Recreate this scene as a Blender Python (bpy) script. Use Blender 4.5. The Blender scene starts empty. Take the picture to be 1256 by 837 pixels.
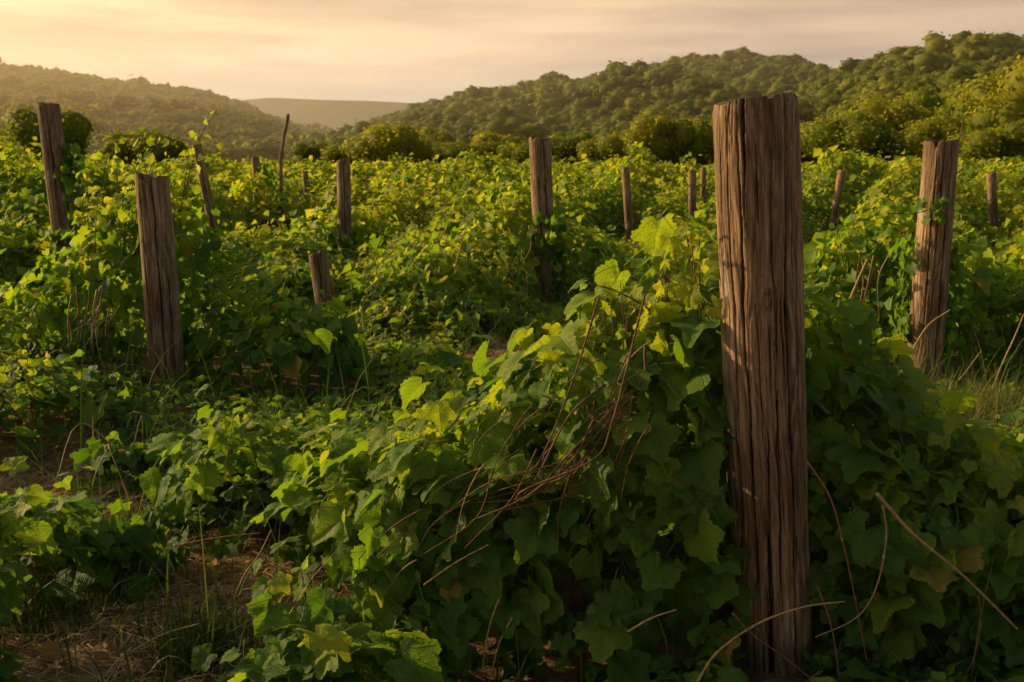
import bpy, math
import numpy as np
from mathutils import Vector, Matrix

scene = bpy.context.scene
COL = scene.collection
rng = np.random.default_rng(7)
R = math.radians

# ------------------------------------------------------------------ view geometry (used to work out real positions)
EYE = np.array([0.0, 0.0, 1.30]); PITCH = R(10.37); F = 35.0 / 36.0 * 1256
RIGHT = np.array([1.0, 0, 0]); UP = np.array([0, math.sin(PITCH), math.cos(PITCH)]); FWD = np.array([0, math.cos(PITCH), -math.sin(PITCH)])
SUN_AZ, SUN_EL = R(-68), R(19.0)
SUN = np.array([math.sin(SUN_AZ) * math.cos(SUN_EL), math.cos(SUN_AZ) * math.cos(SUN_EL), math.sin(SUN_EL)])

def ray(px, py):
    return FWD + (px - 628) / F * RIGHT - (py - 418.5) / F * UP
def at(px, py, Y):
    d = ray(px, py); return EYE + d * (Y / d[1])
def gnd(px, py):
    d = ray(px, py); return EYE + d * (-EYE[2] / d[2])

# ------------------------------------------------------------------ noise
def _h(ix, iy, iz, s):
    h = (ix * 374761393 + iy * 668265263 + iz * 2147483647 + s * 1274126177) & 0xFFFFFFFF
    h = ((h ^ (h >> 13)) * 1274126177) & 0xFFFFFFFF
    h = ((h ^ (h >> 16)) * 2246822519) & 0xFFFFFFFF
    return ((h ^ (h >> 15)) & 0xFFFFFF) / float(0xFFFFFF)
def vnoise(x, y, z=0.0, s=0):
    x, y, z = np.broadcast_arrays(np.asarray(x, float), np.asarray(y, float), np.asarray(z, float))
    fx, fy, fz = np.floor(x), np.floor(y), np.floor(z)
    ix, iy, iz = fx.astype(np.int64), fy.astype(np.int64), fz.astype(np.int64)
    u, v, w = x - fx, y - fy, z - fz
    u = u * u * (3 - 2 * u); v = v * v * (3 - 2 * v); w = w * w * (3 - 2 * w)
    def L(a, b, t): return a + (b - a) * t
    r = []
    for k in (0, 1):
        a = L(_h(ix, iy, iz + k, s), _h(ix + 1, iy, iz + k, s), u)
        b = L(_h(ix, iy + 1, iz + k, s), _h(ix + 1, iy + 1, iz + k, s), u)
        r.append(L(a, b, v))
    return L(r[0], r[1], w)
def fbm(x, y, z=0.0, s=0, o=4):
    t = 0; a = 0.5; n = 0
    for k in range(o):
        t = t + a * vnoise(np.asarray(x) * 2 ** k, np.asarray(y) * 2 ** k, np.asarray(z) * 2 ** k, s + k * 17); n += a; a *= 0.5
    return t / n
def sstep(a, b, x):
    t = np.clip((x - a) / (b - a), 0, 1); return t * t * (3 - 2 * t)

# ------------------------------------------------------------------ object helpers
def link(o, parent=None):
    COL.objects.link(o)
    if parent is not None: o.parent = parent
    return o
def tag(o, label=None, cat=None, group=None, kind=None):
    if label: o['label'] = label
    if cat: o['category'] = cat
    if group: o['group'] = group
    if kind: o['kind'] = kind
    return o
def empty(name, loc, label, cat, group=None):
    o = bpy.data.objects.new(name, None); o.location = [float(v) for v in loc]; o.empty_display_size = 0.1
    link(o); return tag(o, label, cat, group)
def mesh_np(name, V, Fc, mats, smooth=True, attrs=None, matidx=None):
    """V (n,3), Fc list of (m,k) index arrays; attrs name->(n,) or (n,3)"""
    me = bpy.data.meshes.new(name)
    V = np.ascontiguousarray(V, np.float32)
    if not isinstance(Fc, (list, tuple)): Fc = [Fc]
    Fc = [np.asarray(f, np.int32) for f in Fc if len(f)]
    loops = np.concatenate([f.ravel() for f in Fc]); cnt = np.concatenate([np.full(len(f), f.shape[1], np.int32) for f in Fc])
    st = np.concatenate([[0], np.cumsum(cnt)[:-1]]).astype(np.int32)
    me.vertices.add(len(V)); me.vertices.foreach_set('co', V.ravel())
    me.loops.add(len(loops)); me.loops.foreach_set('vertex_index', loops)
    me.polygons.add(len(cnt)); me.polygons.foreach_set('loop_start', st)
    if smooth: me.polygons.foreach_set('use_smooth', np.ones(len(cnt), bool))
    for m in (mats if isinstance(mats, (list, tuple)) else [mats]): me.materials.append(m)
    if matidx is not None: me.polygons.foreach_set('material_index', np.asarray(matidx, np.int32))
    for k, a in (attrs or {}).items():
        a = np.ascontiguousarray(a, np.float32)
        if a.ndim == 1: me.attributes.new(k, 'FLOAT', 'POINT').data.foreach_set('value', a)
        else: me.attributes.new(k, 'FLOAT_VECTOR', 'POINT').data.foreach_set('vector', a.ravel())
    me.update(calc_edges=True); me.validate()
    return me
def obj(name, me, parent=None, loc=None):
    o = bpy.data.objects.new(name, me)
    if loc is not None: o.location = [float(v) for v in loc]
    return link(o, parent)

# ------------------------------------------------------------------ materials
class NT:
    def __init__(s, tree): s.t = tree
    def n(s, typ, **kw):
        nd = s.t.nodes.new(typ); ins = kw.pop('i', {})
        for k, v in kw.items(): setattr(nd, k, v)
        for k, v in ins.items():
            if isinstance(v, bpy.types.NodeSocket): s.t.links.new(v, nd.inputs[k])
            else: nd.inputs[k].default_value = v
        return nd
    def m(s, op, a, b=None, c=None, clamp=False):
        ins = {0: a}
        if b is not None: ins[1] = b
        if c is not None: ins[2] = c
        return s.n('ShaderNodeMath', operation=op, use_clamp=clamp, i=ins).outputs[0]
    def ramp(s, fac, stops, interp='LINEAR'):
        r = s.n('ShaderNodeValToRGB', i={0: fac}); cr = r.color_ramp; cr.interpolation = interp
        while len(cr.elements) < len(stops): cr.elements.new(0.5)
        for e, (p, c) in zip(cr.elements, stops): e.position = p; e.color = (*c, 1)
        return r.outputs[0]
    def mix(s, fac, a, b, blend='MIX'):
        nd = s.n('ShaderNodeMix', data_type='RGBA', blend_type=blend)
        for k, v in ((0, fac), (6, a), (7, b)):
            if isinstance(v, bpy.types.NodeSocket): s.t.links.new(v, nd.inputs[k])
            else: nd.inputs[k].default_value = v if k == 0 else (*v, 1)
        return nd.outputs[2]
    def attr(s, name, out='Fac'):
        return s.n('ShaderNodeAttribute', attribute_name=name).outputs[out]
    def noise(s, vec, scale, detail=4, rough=0.55, out=0):
        return s.n('ShaderNodeTexNoise', i={'Vector': vec, 'Scale': scale, 'Detail': detail, 'Roughness': rough}).outputs[out]
    def mapping(s, vec, scale):
        return s.n('ShaderNodeMapping', i={'Vector': vec, 'Scale': scale}).outputs[0]
def new_mat(name):
    m = bpy.data.materials.new(name); m.use_nodes = True
    m.node_tree.nodes.clear(); t = NT(m.node_tree)
    out = t.n('ShaderNodeOutputMaterial'); return m, t, out
def smooth01(t, x, a, b):
    return t.n('ShaderNodeMapRange', interpolation_type='SMOOTHSTEP', i={0: x, 1: a, 2: b, 3: 0.0, 4: 1.0}).outputs[0]

def leaf_material(name, stops, trans, veins=False, mixf=0.42, rough=0.58):
    m, t, out = new_mat(name)
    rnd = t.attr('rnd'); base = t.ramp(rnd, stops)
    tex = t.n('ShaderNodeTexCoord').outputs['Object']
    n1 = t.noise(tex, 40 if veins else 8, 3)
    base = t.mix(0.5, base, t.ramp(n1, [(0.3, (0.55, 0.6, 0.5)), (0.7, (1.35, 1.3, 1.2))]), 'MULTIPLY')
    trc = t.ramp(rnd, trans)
    norm = None
    if veins:
        sx = t.n('ShaderNodeSeparateXYZ', i={0: t.attr('luv', 'Vector')})
        x, y = sx.outputs[0], sx.outputs[1]
        ang = t.m('ARCTAN2', x, t.m('ADD', y, 0.02)); rad = t.m('SQRT', t.m('ADD', t.m('MULTIPLY', x, x), t.m('MULTIPLY', y, y)))
        q = t.m('DIVIDE', ang, R(38)); fr = t.m('ABSOLUTE', t.m('SUBTRACT', q, t.m('ROUND', q)))
        dist = t.m('MULTIPLY', t.m('MULTIPLY', fr, R(38)), rad)
        v1 = smooth01(t, dist, 0.022, 0.004)
        ch = t.m('FRACT', t.m('MULTIPLY', t.m('SUBTRACT', rad, t.m('MULTIPLY', dist, 1.1)), 7.5))
        v2 = smooth01(t, t.m('ABSOLUTE', t.m('SUBTRACT', ch, 0.5)), 0.13, 0.02)
        cell = t.n('ShaderNodeTexVoronoi', feature='DISTANCE_TO_EDGE', i={'Vector': t.attr('luv', 'Vector'), 'Scale': 16.0}).outputs[0]
        v3 = smooth01(t, cell, 0.0, 0.25)
        vein = t.m('MAXIMUM', v1, t.m('MULTIPLY', v2, 0.55))
        base = t.mix(t.m('MULTIPLY', vein, 0.55), base, (0.17, 0.20, 0.045))
        h = t.m('SUBTRACT', t.m('MULTIPLY', v3, 0.2), t.m('MULTIPLY', vein, 0.9))
        norm = t.n('ShaderNodeBump', i={'Height': h, 'Strength': 0.4, 'Distance': 0.008}).outputs[0]
        # dry brown margins and blotches on some leaves
        sp = t.m('MULTIPLY', smooth01(t, t.noise(tex, 48, 4), 0.57, 0.68), smooth01(t, rnd, 0.35, 0.9))
        base = t.mix(t.m('MULTIPLY', sp, 0.8), base, (0.16, 0.10, 0.035))
        trc = t.mix(t.m('MULTIPLY', vein, 0.5), trc, (0.10, 0.12, 0.01))
    pi = {'Base Color': base, 'Roughness': rough, 'Specular IOR Level': 0.22}
    ti = {'Color': trc}
    if norm: pi['Normal'] = norm; ti['Normal'] = norm
    p = t.n('ShaderNodeBsdfPrincipled', i=pi); tr = t.n('ShaderNodeBsdfTranslucent', i=ti)
    mx = t.n('ShaderNodeMixShader', i={0: mixf, 1: p.outputs[0], 2: tr.outputs[0]})
    t.t.links.new(mx.outputs[0], out.inputs[0]); return m

VS = [(0.0, (0.048, 0.115, 0.019)), (0.4, (0.090, 0.175, 0.017)), (0.75, (0.205, 0.275, 0.022)), (0.96, (0.36, 0.35, 0.030)), (1.0, (0.28, 0.17, 0.04))]
VT = [(0.0, (0.15, 0.31, 0.014)), (0.4, (0.31, 0.50, 0.014)), (0.75, (0.60, 0.68, 0.018)), (0.96, (0.84, 0.76, 0.025)), (1.0, (0.58, 0.34, 0.04))]
M_leaf = leaf_material('vine_leaf', VS, VT, veins=True)
M_leaf_far = leaf_material('vine_leaf_plain', VS, VT, mixf=0.45)
FS = [(0.0, (0.030, 0.050, 0.006)), (0.5, (0.100, 0.135, 0.011)), (1.0, (0.22, 0.215, 0.018))]
FT = [(0.0, (0.10, 0.13, 0.006)), (0.5, (0.30, 0.34, 0.010)), (1.0, (0.52, 0.46, 0.014))]
M_tree = leaf_material('tree_foliage', FS, FT, mixf=0.35, rough=0.7)
M_tree_edge = leaf_material('edge_tree_foliage', [(0.0, (0.05, 0.085, 0.009)), (0.5, (0.14, 0.18, 0.014)), (1.0, (0.28, 0.26, 0.02))], [(0.0, (0.16, 0.22, 0.008)), (0.5, (0.48, 0.50, 0.012)), (1.0, (0.75, 0.64, 0.018))], mixf=0.4, rough=0.7)

def wood_material(name, c_dark, c_mid, c_light, end=False):
    m, t, out = new_mat(name)
    co = t.n('ShaderNodeTexCoord').outputs['Object']
    g1 = t.noise(t.mapping(co, (60, 60, 5.0)), 1.0, 8, 0.65)
    g2 = t.noise(t.mapping(co, (210, 210, 13.0)), 1.0, 5, 0.65)
    big = t.noise(t.mapping(co, (7, 7, 1.6)), 1.0, 4)
    col = t.ramp(t.m('ADD', t.m('MULTIPLY', g1, 0.65), t.m('MULTIPLY', g2, 0.35)), [(0.30, c_dark), (0.5, c_mid), (0.72, c_light)])
    col = t.mix(0.75, col, t.ramp(big, [(0.34, (0.46, 0.42, 0.38)), (0.5, (0.90, 0.86, 0.82)), (0.66, (1.35, 1.25, 1.15))]), 'MULTIPLY')
    gp = smooth01(t, t.noise(t.mapping(co, (16, 16, 3.0)), 1.0, 6, 0.65), 0.50, 0.66)
    col = t.mix(t.m('MULTIPLY', gp, 0.85), col, t.mix(1.0, col, (1.05, 1.28, 1.62), 'MULTIPLY'))
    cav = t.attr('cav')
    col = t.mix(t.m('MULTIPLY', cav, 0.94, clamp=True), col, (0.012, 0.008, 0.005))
    bump = t.n('ShaderNodeBump', i={'Height': t.m('ADD', t.m('MULTIPLY', g1, 0.7), t.m('MULTIPLY', g2, 0.5)), 'Strength': 0.9, 'Distance': 0.008}).outputs[0]
    p = t.n('ShaderNodeBsdfPrincipled', i={'Base Color': col, 'Roughness': 0.85, 'Specular IOR Level': 0.2, 'Normal': bump})
    t.t.links.new(p.outputs[0], out.inputs[0]); return m
M_wood = wood_material('weathered_wood', (0.082, 0.048, 0.028), (0.30, 0.188, 0.110), (0.60, 0.435, 0.285))
M_wood_end = wood_material('wood_end_grain', (0.04, 0.022, 0.012), (0.13, 0.078, 0.042), (0.24, 0.15, 0.085))

def plain(name, c1, c2, scale=30, stretch=(1, 1, 1), rough=0.8):
    m, t, out = new_mat(name)
    co = t.n('ShaderNodeTexCoord').outputs['Object']
    n = t.noise(t.mapping(co, stretch), scale, 5)
    col = t.ramp(n, [(0.3, c1), (0.7, c2)])
    bump = t.n('ShaderNodeBump', i={'Height': n, 'Strength': 0.4, 'Distance': 0.01}).outputs[0]
    p = t.n('ShaderNodeBsdfPrincipled', i={'Base Color': col, 'Roughness': rough, 'Specular IOR Level': 0.25, 'Normal': bump})
    t.t.links.new(p.outputs[0], out.inputs[0]); return m
M_cane = plain('brown_cane', (0.07, 0.035, 0.018), (0.20, 0.105, 0.05), 60)
M_cane_red = plain('red_cane', (0.16, 0.055, 0.035), (0.30, 0.13, 0.07), 60, rough=0.55)
M_cane_tan = plain('tan_cane', (0.22, 0.13, 0.06), (0.42, 0.28, 0.14), 60, rough=0.6)
M_bark = plain('tree_bark', (0.035, 0.024, 0.015), (0.12, 0.085, 0.055), 6, (4, 4, 1))
def strand_material(name, stops, mixf=0.25):
    m, t, out = new_mat(name)
    col = t.ramp(t.attr('rnd'), stops)
    p = t.n('ShaderNodeBsdfPrincipled', i={'Base Color': col, 'Roughness': 0.65, 'Specular IOR Level': 0.3}); tr = t.n('ShaderNodeBsdfTranslucent', i={'Color': col})
    mx = t.n('ShaderNodeMixShader', i={0: mixf, 1: p.outputs[0], 2: tr.outputs[0]}); t.t.links.new(mx.outputs[0], out.inputs[0]); return m
M_straw = strand_material('dry_straw', [(0, (0.18, 0.10, 0.045)), (0.5, (0.50, 0.32, 0.16)), (1, (0.60, 0.44, 0.25))])
M_grass = strand_material('grass_blade', [(0, (0.03, 0.06, 0.008)), (0.5, (0.08, 0.12, 0.015)), (0.85, (0.20, 0.20, 0.035)), (1, (0.38, 0.28, 0.10))], 0.4)

m, t, out = new_mat('soil')
co = t.n('ShaderNodeTexCoord').outputs['Object']
n = t.noise(co, 6.0, 8, 0.65); n2 = t.noise(co, 0.5, 4); n3 = t.noise(co, 70.0, 4)
col = t.ramp(n, [(0.3, (0.06, 0.036, 0.018)), (0.55, (0.20, 0.125, 0.062)), (0.75, (0.34, 0.225, 0.12))])
far = t.n('ShaderNodeVectorMath', operation='LENGTH', i={0: co}).outputs['Value']
col = t.mix(smooth01(t, far, 5.0, 14.0), col, t.ramp(n2, [(0.35, (0.022, 0.035, 0.006)), (0.65, (0.045, 0.055, 0.010))]))
b = t.n('ShaderNodeBump', i={'Height': t.m('ADD', n, t.m('MULTIPLY', n3, 0.4)), 'Strength': 0.8, 'Distance': 0.04}).outputs[0]
p = t.n('ShaderNodeBsdfPrincipled', i={'Base Color': col, 'Roughness': 0.95, 'Specular IOR Level': 0.1, 'Normal': b}); t.t.links.new(p.outputs[0], out.inputs[0])
M_soil = m
M_hill = plain('hill_ground', (0.020, 0.032, 0.006), (0.045, 0.055, 0.012), 0.05, rough=1.0)

# ------------------------------------------------------------------ the ground
def gz(x, y):
    x = np.asarray(x, float); y = np.asarray(y, float); r = np.hypot(x, y)
    return (fbm(x * 0.9 + 3, y * 0.9, 0, 5, 3) - 0.5) * 0.12 * np.exp(-r / 40) - 0.62 * sstep(8, 105, r) * (y > 0)
def polar_ground():
    rr = np.concatenate([np.linspace(0.0, 8, 90), np.geomspace(8.2, 4200, 130)]); na = 240
    aa = np.linspace(-math.pi, math.pi, na, endpoint=False)
    Rr, A = np.meshgrid(rr[1:], aa, indexing='ij')
    X = Rr * np.sin(A); Y = Rr * np.cos(A); Z = gz(X, Y)
    V = np.stack([X.ravel(), Y.ravel(), Z.ravel()], 1); V = np.vstack([V, [0, 0, float(gz(0, 0))]])
    nr = len(rr) - 1
    i, j = np.meshgrid(np.arange(nr - 1), np.arange(na), indexing='ij'); j2 = (j + 1) % na
    q = np.stack([i * na + j, i * na + j2, (i + 1) * na + j2, (i + 1) * na + j], -1).reshape(-1, 4)[:, ::-1]
    c = len(V) - 1; k = np.arange(na); tri = np.stack([np.full(na, c), (k + 1) % na, k], 1)[:, ::-1]
    return V, [q, tri]
V, Fc = polar_ground()
tag(obj('ground', mesh_np('ground', V, Fc, M_soil)), kind='structure')

# ------------------------------------------------------------------ hills
def skyline(pts):
    az = []; te = []
    for px, py in pts:
        d = ray(px, py); az.append(math.atan2(d[0], d[1])); te.append(d[2] / math.hypot(d[0], d[1]))
    return np.array(az), np.array(te)
class Hill:
    def __init__(s, pts, r0, Rr, tree_h, seed, fold=0.0, power=1.2):
        s.az, s.te = skyline(pts); s.r0, s.R, s.th, s.seed, s.fold, s.pw = r0, Rr, tree_h, seed, fold, power
    def z(s, a, r):
        H = np.interp(a, s.az, s.te) * s.R + EYE[2] - s.th
        H = np.maximum(H, -2)
        u = np.clip((r - s.r0) / (s.R - s.r0), 0, 2)
        prof = np.where(u < 1, np.clip(u, 0, 1) ** s.pw, np.maximum(1 - (u - 1) ** 1.5 * 0.8, 0))
        n = fbm(a * s.R / 55 + r / 90, r / 120 - a * s.R / 200, 0, s.seed, 3) - 0.5
        f = s.fold * n * np.clip(H, 0, 60) * np.sin(np.clip(u, 0, 1) * math.pi)
        return np.where(r < s.r0, -1.0, H * prof + f) - 0.7
    def mesh(s, a0, a1, na=120, nr=60, mat=None):
        a = np.linspace(a0, a1, na); r = np.linspace(s.r0 * 0.98, s.R * 1.7, nr)
        A, Rr = np.meshgrid(a, r); Z = s.z(A, Rr)
        V = np.stack([(Rr * np.sin(A)).ravel(), (Rr * np.cos(A)).ravel(), Z.ravel()], 1)
        i, j = np.meshgrid(np.arange(nr - 1), np.arange(na - 1), indexing='ij')
        q = np.stack([i * na + j, i * na + j + 1, (i + 1) * na + j + 1, (i + 1) * na + j], -1).reshape(-1, 4)[:, ::-1]
        return mesh_np('hill', V, q, mat or M_hill)

# crown templates ---------------------------------------------------
def icos(sub):
    import bmesh
    bm = bmesh.new(); bmesh.ops.create_icosphere(bm, subdivisions=sub, radius=1.0)
    V = np.array([v.co[:] for v in bm.verts]); Fa = np.array([[v.index for v in f.verts] for f in bm.faces]); bm.free(); return V, Fa
ICO1, ICO2 = icos(1), icos(2)
def unit(v): return v / np.maximum(np.linalg.norm(v, axis=-1, keepdims=True), 1e-9)
def rand_unit(n, g): return unit(g.normal(size=(n, 3)))
def crown_template(seed, nleaf, lsize, flat=0.8, nlobe=9, ico=ICO2, soft=0.3, tint=0.0):
    """unit crown: about radius 1 across, height 2*flat, centre at 0"""
    g = np.random.default_rng(seed)
    cen = [np.zeros(3)]; rad = [0.62]
    for k in range(nlobe):
        d = rand_unit(1, g)[0]; d[2] = d[2] * 0.8 + 0.15
        cen.append(d * g.uniform(0.42, 0.72)); rad.append(g.uniform(0.24, 0.46))
    cen = np.array(cen); rad = np.array(rad)
    Vs, Fs, rn = [], [], []; off = 0
    for c, r in zip(cen, rad):
        v = ico[0] * (r * (0.76 + 0.16 * soft)) * (0.78 + 0.44 * fbm(ico[0][:, :1] * 3 + c[0] * 9, ico[0][:, 1:2] * 3, ico[0][:, 2:] * 3, seed, 2)) + c
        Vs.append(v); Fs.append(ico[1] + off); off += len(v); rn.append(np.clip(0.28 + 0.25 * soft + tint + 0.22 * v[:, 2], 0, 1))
    w = rad ** 2; idx = g.choice(len(rad), nleaf, p=w / w.sum())
    d = rand_unit(nleaf, g); P = cen[idx] + d * (rad[idx] * g.uniform(0.82, 1.16, nleaf))[:, None]
    P *= 1 + 0.05 * g.normal(size=(nleaf, 1))
    inside = np.zeros(nleaf, bool)
    for c, r in zip(cen, rad): inside |= np.linalg.norm(P - c, axis=1) < r * 0.72
    P, d = P[~inside], d[~inside]; nl = len(P)
    n = unit(d + (0.8 - 0.45 * soft) * rand_unit(nl, g) + np.array([0, 0, 0.25 * (1 - soft)])); tdir = unit(np.cross(n, rand_unit(nl, g))); bdir = np.cross(n, tdir)
    s = lsize * g.uniform(0.6, 1.4, nl)[:, None]
    lobe_r = g.uniform(-0.15, 0.15, len(rad))
    q = np.stack([P - tdir * s, P + bdir * s * 0.6 + n * s * .2, P + tdir * s, P - bdir * s * 0.6 + n * s * .2], 1).reshape(-1, 3)
    f = np.arange(nl * 4).reshape(-1, 4) + off
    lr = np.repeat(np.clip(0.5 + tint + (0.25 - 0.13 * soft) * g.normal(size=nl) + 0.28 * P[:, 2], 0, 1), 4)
    V = np.vstack(Vs + [q]); V[:, 2] *= flat
    return V, [np.vstack(Fs), f], np.concatenate(rn + [lr])

FOREST_T = [crown_template(100 + k, 460, 0.085, 0.82, 9, ICO2, 0.72) for k in range(6)]
FAR_T = [crown_template(150 + k, 140, 0.12, 0.78, 6, ICO1, 0.8) for k in range(4)]
def forest(hill, name_label, a0, a1, spacing, size, templates, rmax=1.12, seed=1, tint=0.0):
    g = np.random.default_rng(seed); Vs, F3, F4, rn = [], [], [], []; off = 0; cnt = 0
    r = hill.r0 * 1.02
    while r < hill.R * rmax:
        da = spacing / r; a = a0 + g.uniform() * da
        while a < a1:
            aa = a + g.normal() * da * 0.25; r2 = r + g.normal() * spacing * 0.3
            H = np.interp(aa, hill.az, hill.te) * hill.R
            if H > hill.th * 0.4:
                z = float(hill.z(np.array(aa), np.array(r2)))
                if z > -1.2:
                    T = templates[g.integers(len(templates))]; s = size * math.exp(g.normal() * 0.30); ro = g.uniform(0, 6.28)
                    c, sn = math.cos(ro), math.sin(ro); v = T[0] * s; sz = g.uniform(0.55, 1.0)
                    x = v[:, 0] * c - v[:, 1] * sn + r2 * math.sin(aa); y = v[:, 0] * sn + v[:, 1] * c + r2 * math.cos(aa)
                    Vs.append(np.stack([x, y, v[:, 2] * sz + z + size * 0.62], 1).astype(np.float32))
                    F3.append(T[1][0] + off); F4.append(T[1][1] + off); off += len(v); cnt += 1
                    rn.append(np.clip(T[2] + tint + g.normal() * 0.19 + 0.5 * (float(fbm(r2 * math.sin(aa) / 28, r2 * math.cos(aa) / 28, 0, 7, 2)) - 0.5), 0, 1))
            a += da
        r += spacing * 0.85
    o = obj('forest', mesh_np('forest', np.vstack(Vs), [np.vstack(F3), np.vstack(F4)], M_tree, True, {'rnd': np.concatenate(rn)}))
    print('forest', cnt); return tag(o, name_label, kind='stuff')

H_far = Hill([(-300, 135), (200, 130), (310, 121), (330, 119), (400, 122), (450, 123), (490, 125), (560, 130), (760, 150), (1300, 150)], 1500, 2300, 0, 11)
H_left = Hill([(-400, 60), (-150, 72), (0, 80), (40, 84), (100, 92), (150, 103), (200, 107), (230, 108), (260, 116), (300, 129), (340, 147), (370, 157), (400, 166), (430, 178), (480, 192), (520, 200)], 240, 560, 3.0, 21, 0.5)
H_mid = Hill([(330, 196), (400, 165), (430, 150), (470, 139), (520, 118), (570, 106), (620, 100), (680, 88), (740, 80), (800, 70), (850, 65), (900, 61), (960, 62), (1000, 70), (1040, 83), (1100, 110), (1200, 140)], 190, 430, 8.0, 31, 1.0)
H_near = Hill([(640, 204), (700, 195), (760, 183), (830, 160), (900, 136), (960, 112), (1035, 84), (1060, 76), (1100, 59), (1150, 48), (1200, 42), (1256, 40), (1420, 34), (1700, 40)], 140, 260, 4.2, 41, 0.9)
tag(obj('distant_hill', H_far.mesh(R(-40), R(30), 200, 30)), kind='structure')
tag(obj('left_hill', H_left.mesh(R(-45), R(-4), 120, 60)), kind='structure')
tag(obj('middle_hill', H_mid.mesh(R(-13), R(25), 140, 60)), kind='structure')
tag(obj('right_hill', H_near.mesh(R(0), R(40), 140, 60)), kind='structure')
forest(H_left, 'hazy wood covering the left hill', R(-40), R(-5), 6.6, 4.6, FAR_T, 1.05, 2)
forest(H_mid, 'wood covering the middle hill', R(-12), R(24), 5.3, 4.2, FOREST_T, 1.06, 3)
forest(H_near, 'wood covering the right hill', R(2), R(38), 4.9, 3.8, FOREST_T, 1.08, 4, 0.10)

# ------------------------------------------------------------------ tubes
def tube(pts, r0, r1, ns=7, sub=5, rad_fn=None):
    P = np.array(pts, float)
    if sub > 1 and len(P) > 2:                     # Catmull-Rom
        Q = np.vstack([2 * P[0] - P[1], P, 2 * P[-1] - P[-2]]); out_ = []
        for k in range(1, len(Q) - 2):
            a, b_, c, d = Q[k - 1], Q[k], Q[k + 1], Q[k + 2]
            for u in np.linspace(0, 1, sub, endpoint=False):
                out_.append(0.5 * (2 * b_ + (c - a) * u + (2 * a - 5 * b_ + 4 * c - d) * u * u + (3 * b_ - a - 3 * c + d) * u ** 3))
        out_.append(P[-1]); P = np.array(out_)
    n = len(P); T = unit(np.gradient(P, axis=0)); ref = np.array([0.31, 0.2, 0.93]) if abs(T[0][2]) < 0.8 else np.array([1.0, 0.1, 0])
    U = unit(np.cross(T, ref)); W = np.cross(T, U)
    rad = np.linspace(r0, r1, n) * (rad_fn(np.linspace(0, 1, n)) if rad_fn is not None else 1)
    a = np.linspace(0, 2 * math.pi, ns, endpoint=False)
    V = P[:, None] + rad[:, None, None] * (np.cos(a)[None, :, None] * U[:, None] + np.sin(a)[None, :, None] * W[:, None])
    i, j = np.meshgrid(np.arange(n - 1), np.arange(ns), indexing='ij'); j2 = (j + 1) % ns
    q = np.stack([i * ns + j, i * ns + j2, (i + 1) * ns + j2, (i + 1) * ns + j], -1).reshape(-1, 4)
    V = V.reshape(-1, 3)
    V = np.vstack([V, P[0], P[-1]]); k = np.arange(ns); t1 = np.stack([np.full(ns, n * ns), (k + 1) % ns, k], 1); t2 = np.stack([np.full(ns, n * ns + 1), (n - 1) * ns + k, (n - 1) * ns + (k + 1) % ns], 1)
    return V, q, np.vstack([t1, t2]), P
def merge(parts):
    Vs, Q, T = [], [], []; off = 0
    for V, q, t_, *_ in parts:
        Vs.append(V); Q.append(q + off); T.append(t_ + off); off += len(V)
    return np.vstack(Vs), [np.vstack(Q), np.vstack(T)]

# ------------------------------------------------------------------ trees one can tell apart
CROWN_T = [crown_template(200 + k, 5500, 0.046, 0.85, 14, ICO2, 0.7, (-0.10, 0.12, 0.0, 0.20, 0.06)[k]) for k in range(5)]
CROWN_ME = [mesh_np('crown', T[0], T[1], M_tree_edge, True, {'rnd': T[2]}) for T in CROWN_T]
def tree(px, top, width, Y, label, k, lift=-0.10, group='trees at the edge of the field'):
    g = np.random.default_rng(int(px * 7 + Y)); b0 = at(px, 215, Y); tp = at(px, top - (16 if 590 < px < 1150 else 9), Y)
    Ht = tp[2]; Wd = width * 1.18 * Y / F
    root = empty('tree', (b0[0], Y, 0), label, 'tree', group)
    cz = Ht * (0.5 + lift / 2); ch = (Ht - Ht * lift) / 2
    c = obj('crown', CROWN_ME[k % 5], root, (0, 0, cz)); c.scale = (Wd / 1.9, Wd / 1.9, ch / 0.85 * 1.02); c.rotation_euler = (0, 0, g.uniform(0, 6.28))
    parts = [tube([(0, 0, -0.3), (0.1 * g.normal(), 0.1 * g.normal(), Ht * 0.3), (0.2 * g.normal(), 0.2 * g.normal(), Ht * 0.75)], Ht * 0.032, Ht * 0.010, 8)]
    for q in range(5):
        an = q * 1.256 + g.uniform(0, 1); h0 = Ht * g.uniform(0.15, 0.45)
        parts.append(tube([(0, 0, h0), (math.cos(an) * Wd * .16, math.sin(an) * Wd * .16, h0 + Ht * .14), (math.cos(an) * Wd * .34, math.sin(an) * Wd * .34, h0 + Ht * .26)], Ht * 0.014, Ht * 0.004, 6))
    V, Fc = merge(parts); obj('trunk', mesh_np('trunk', V, Fc, M_bark), root)
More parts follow.
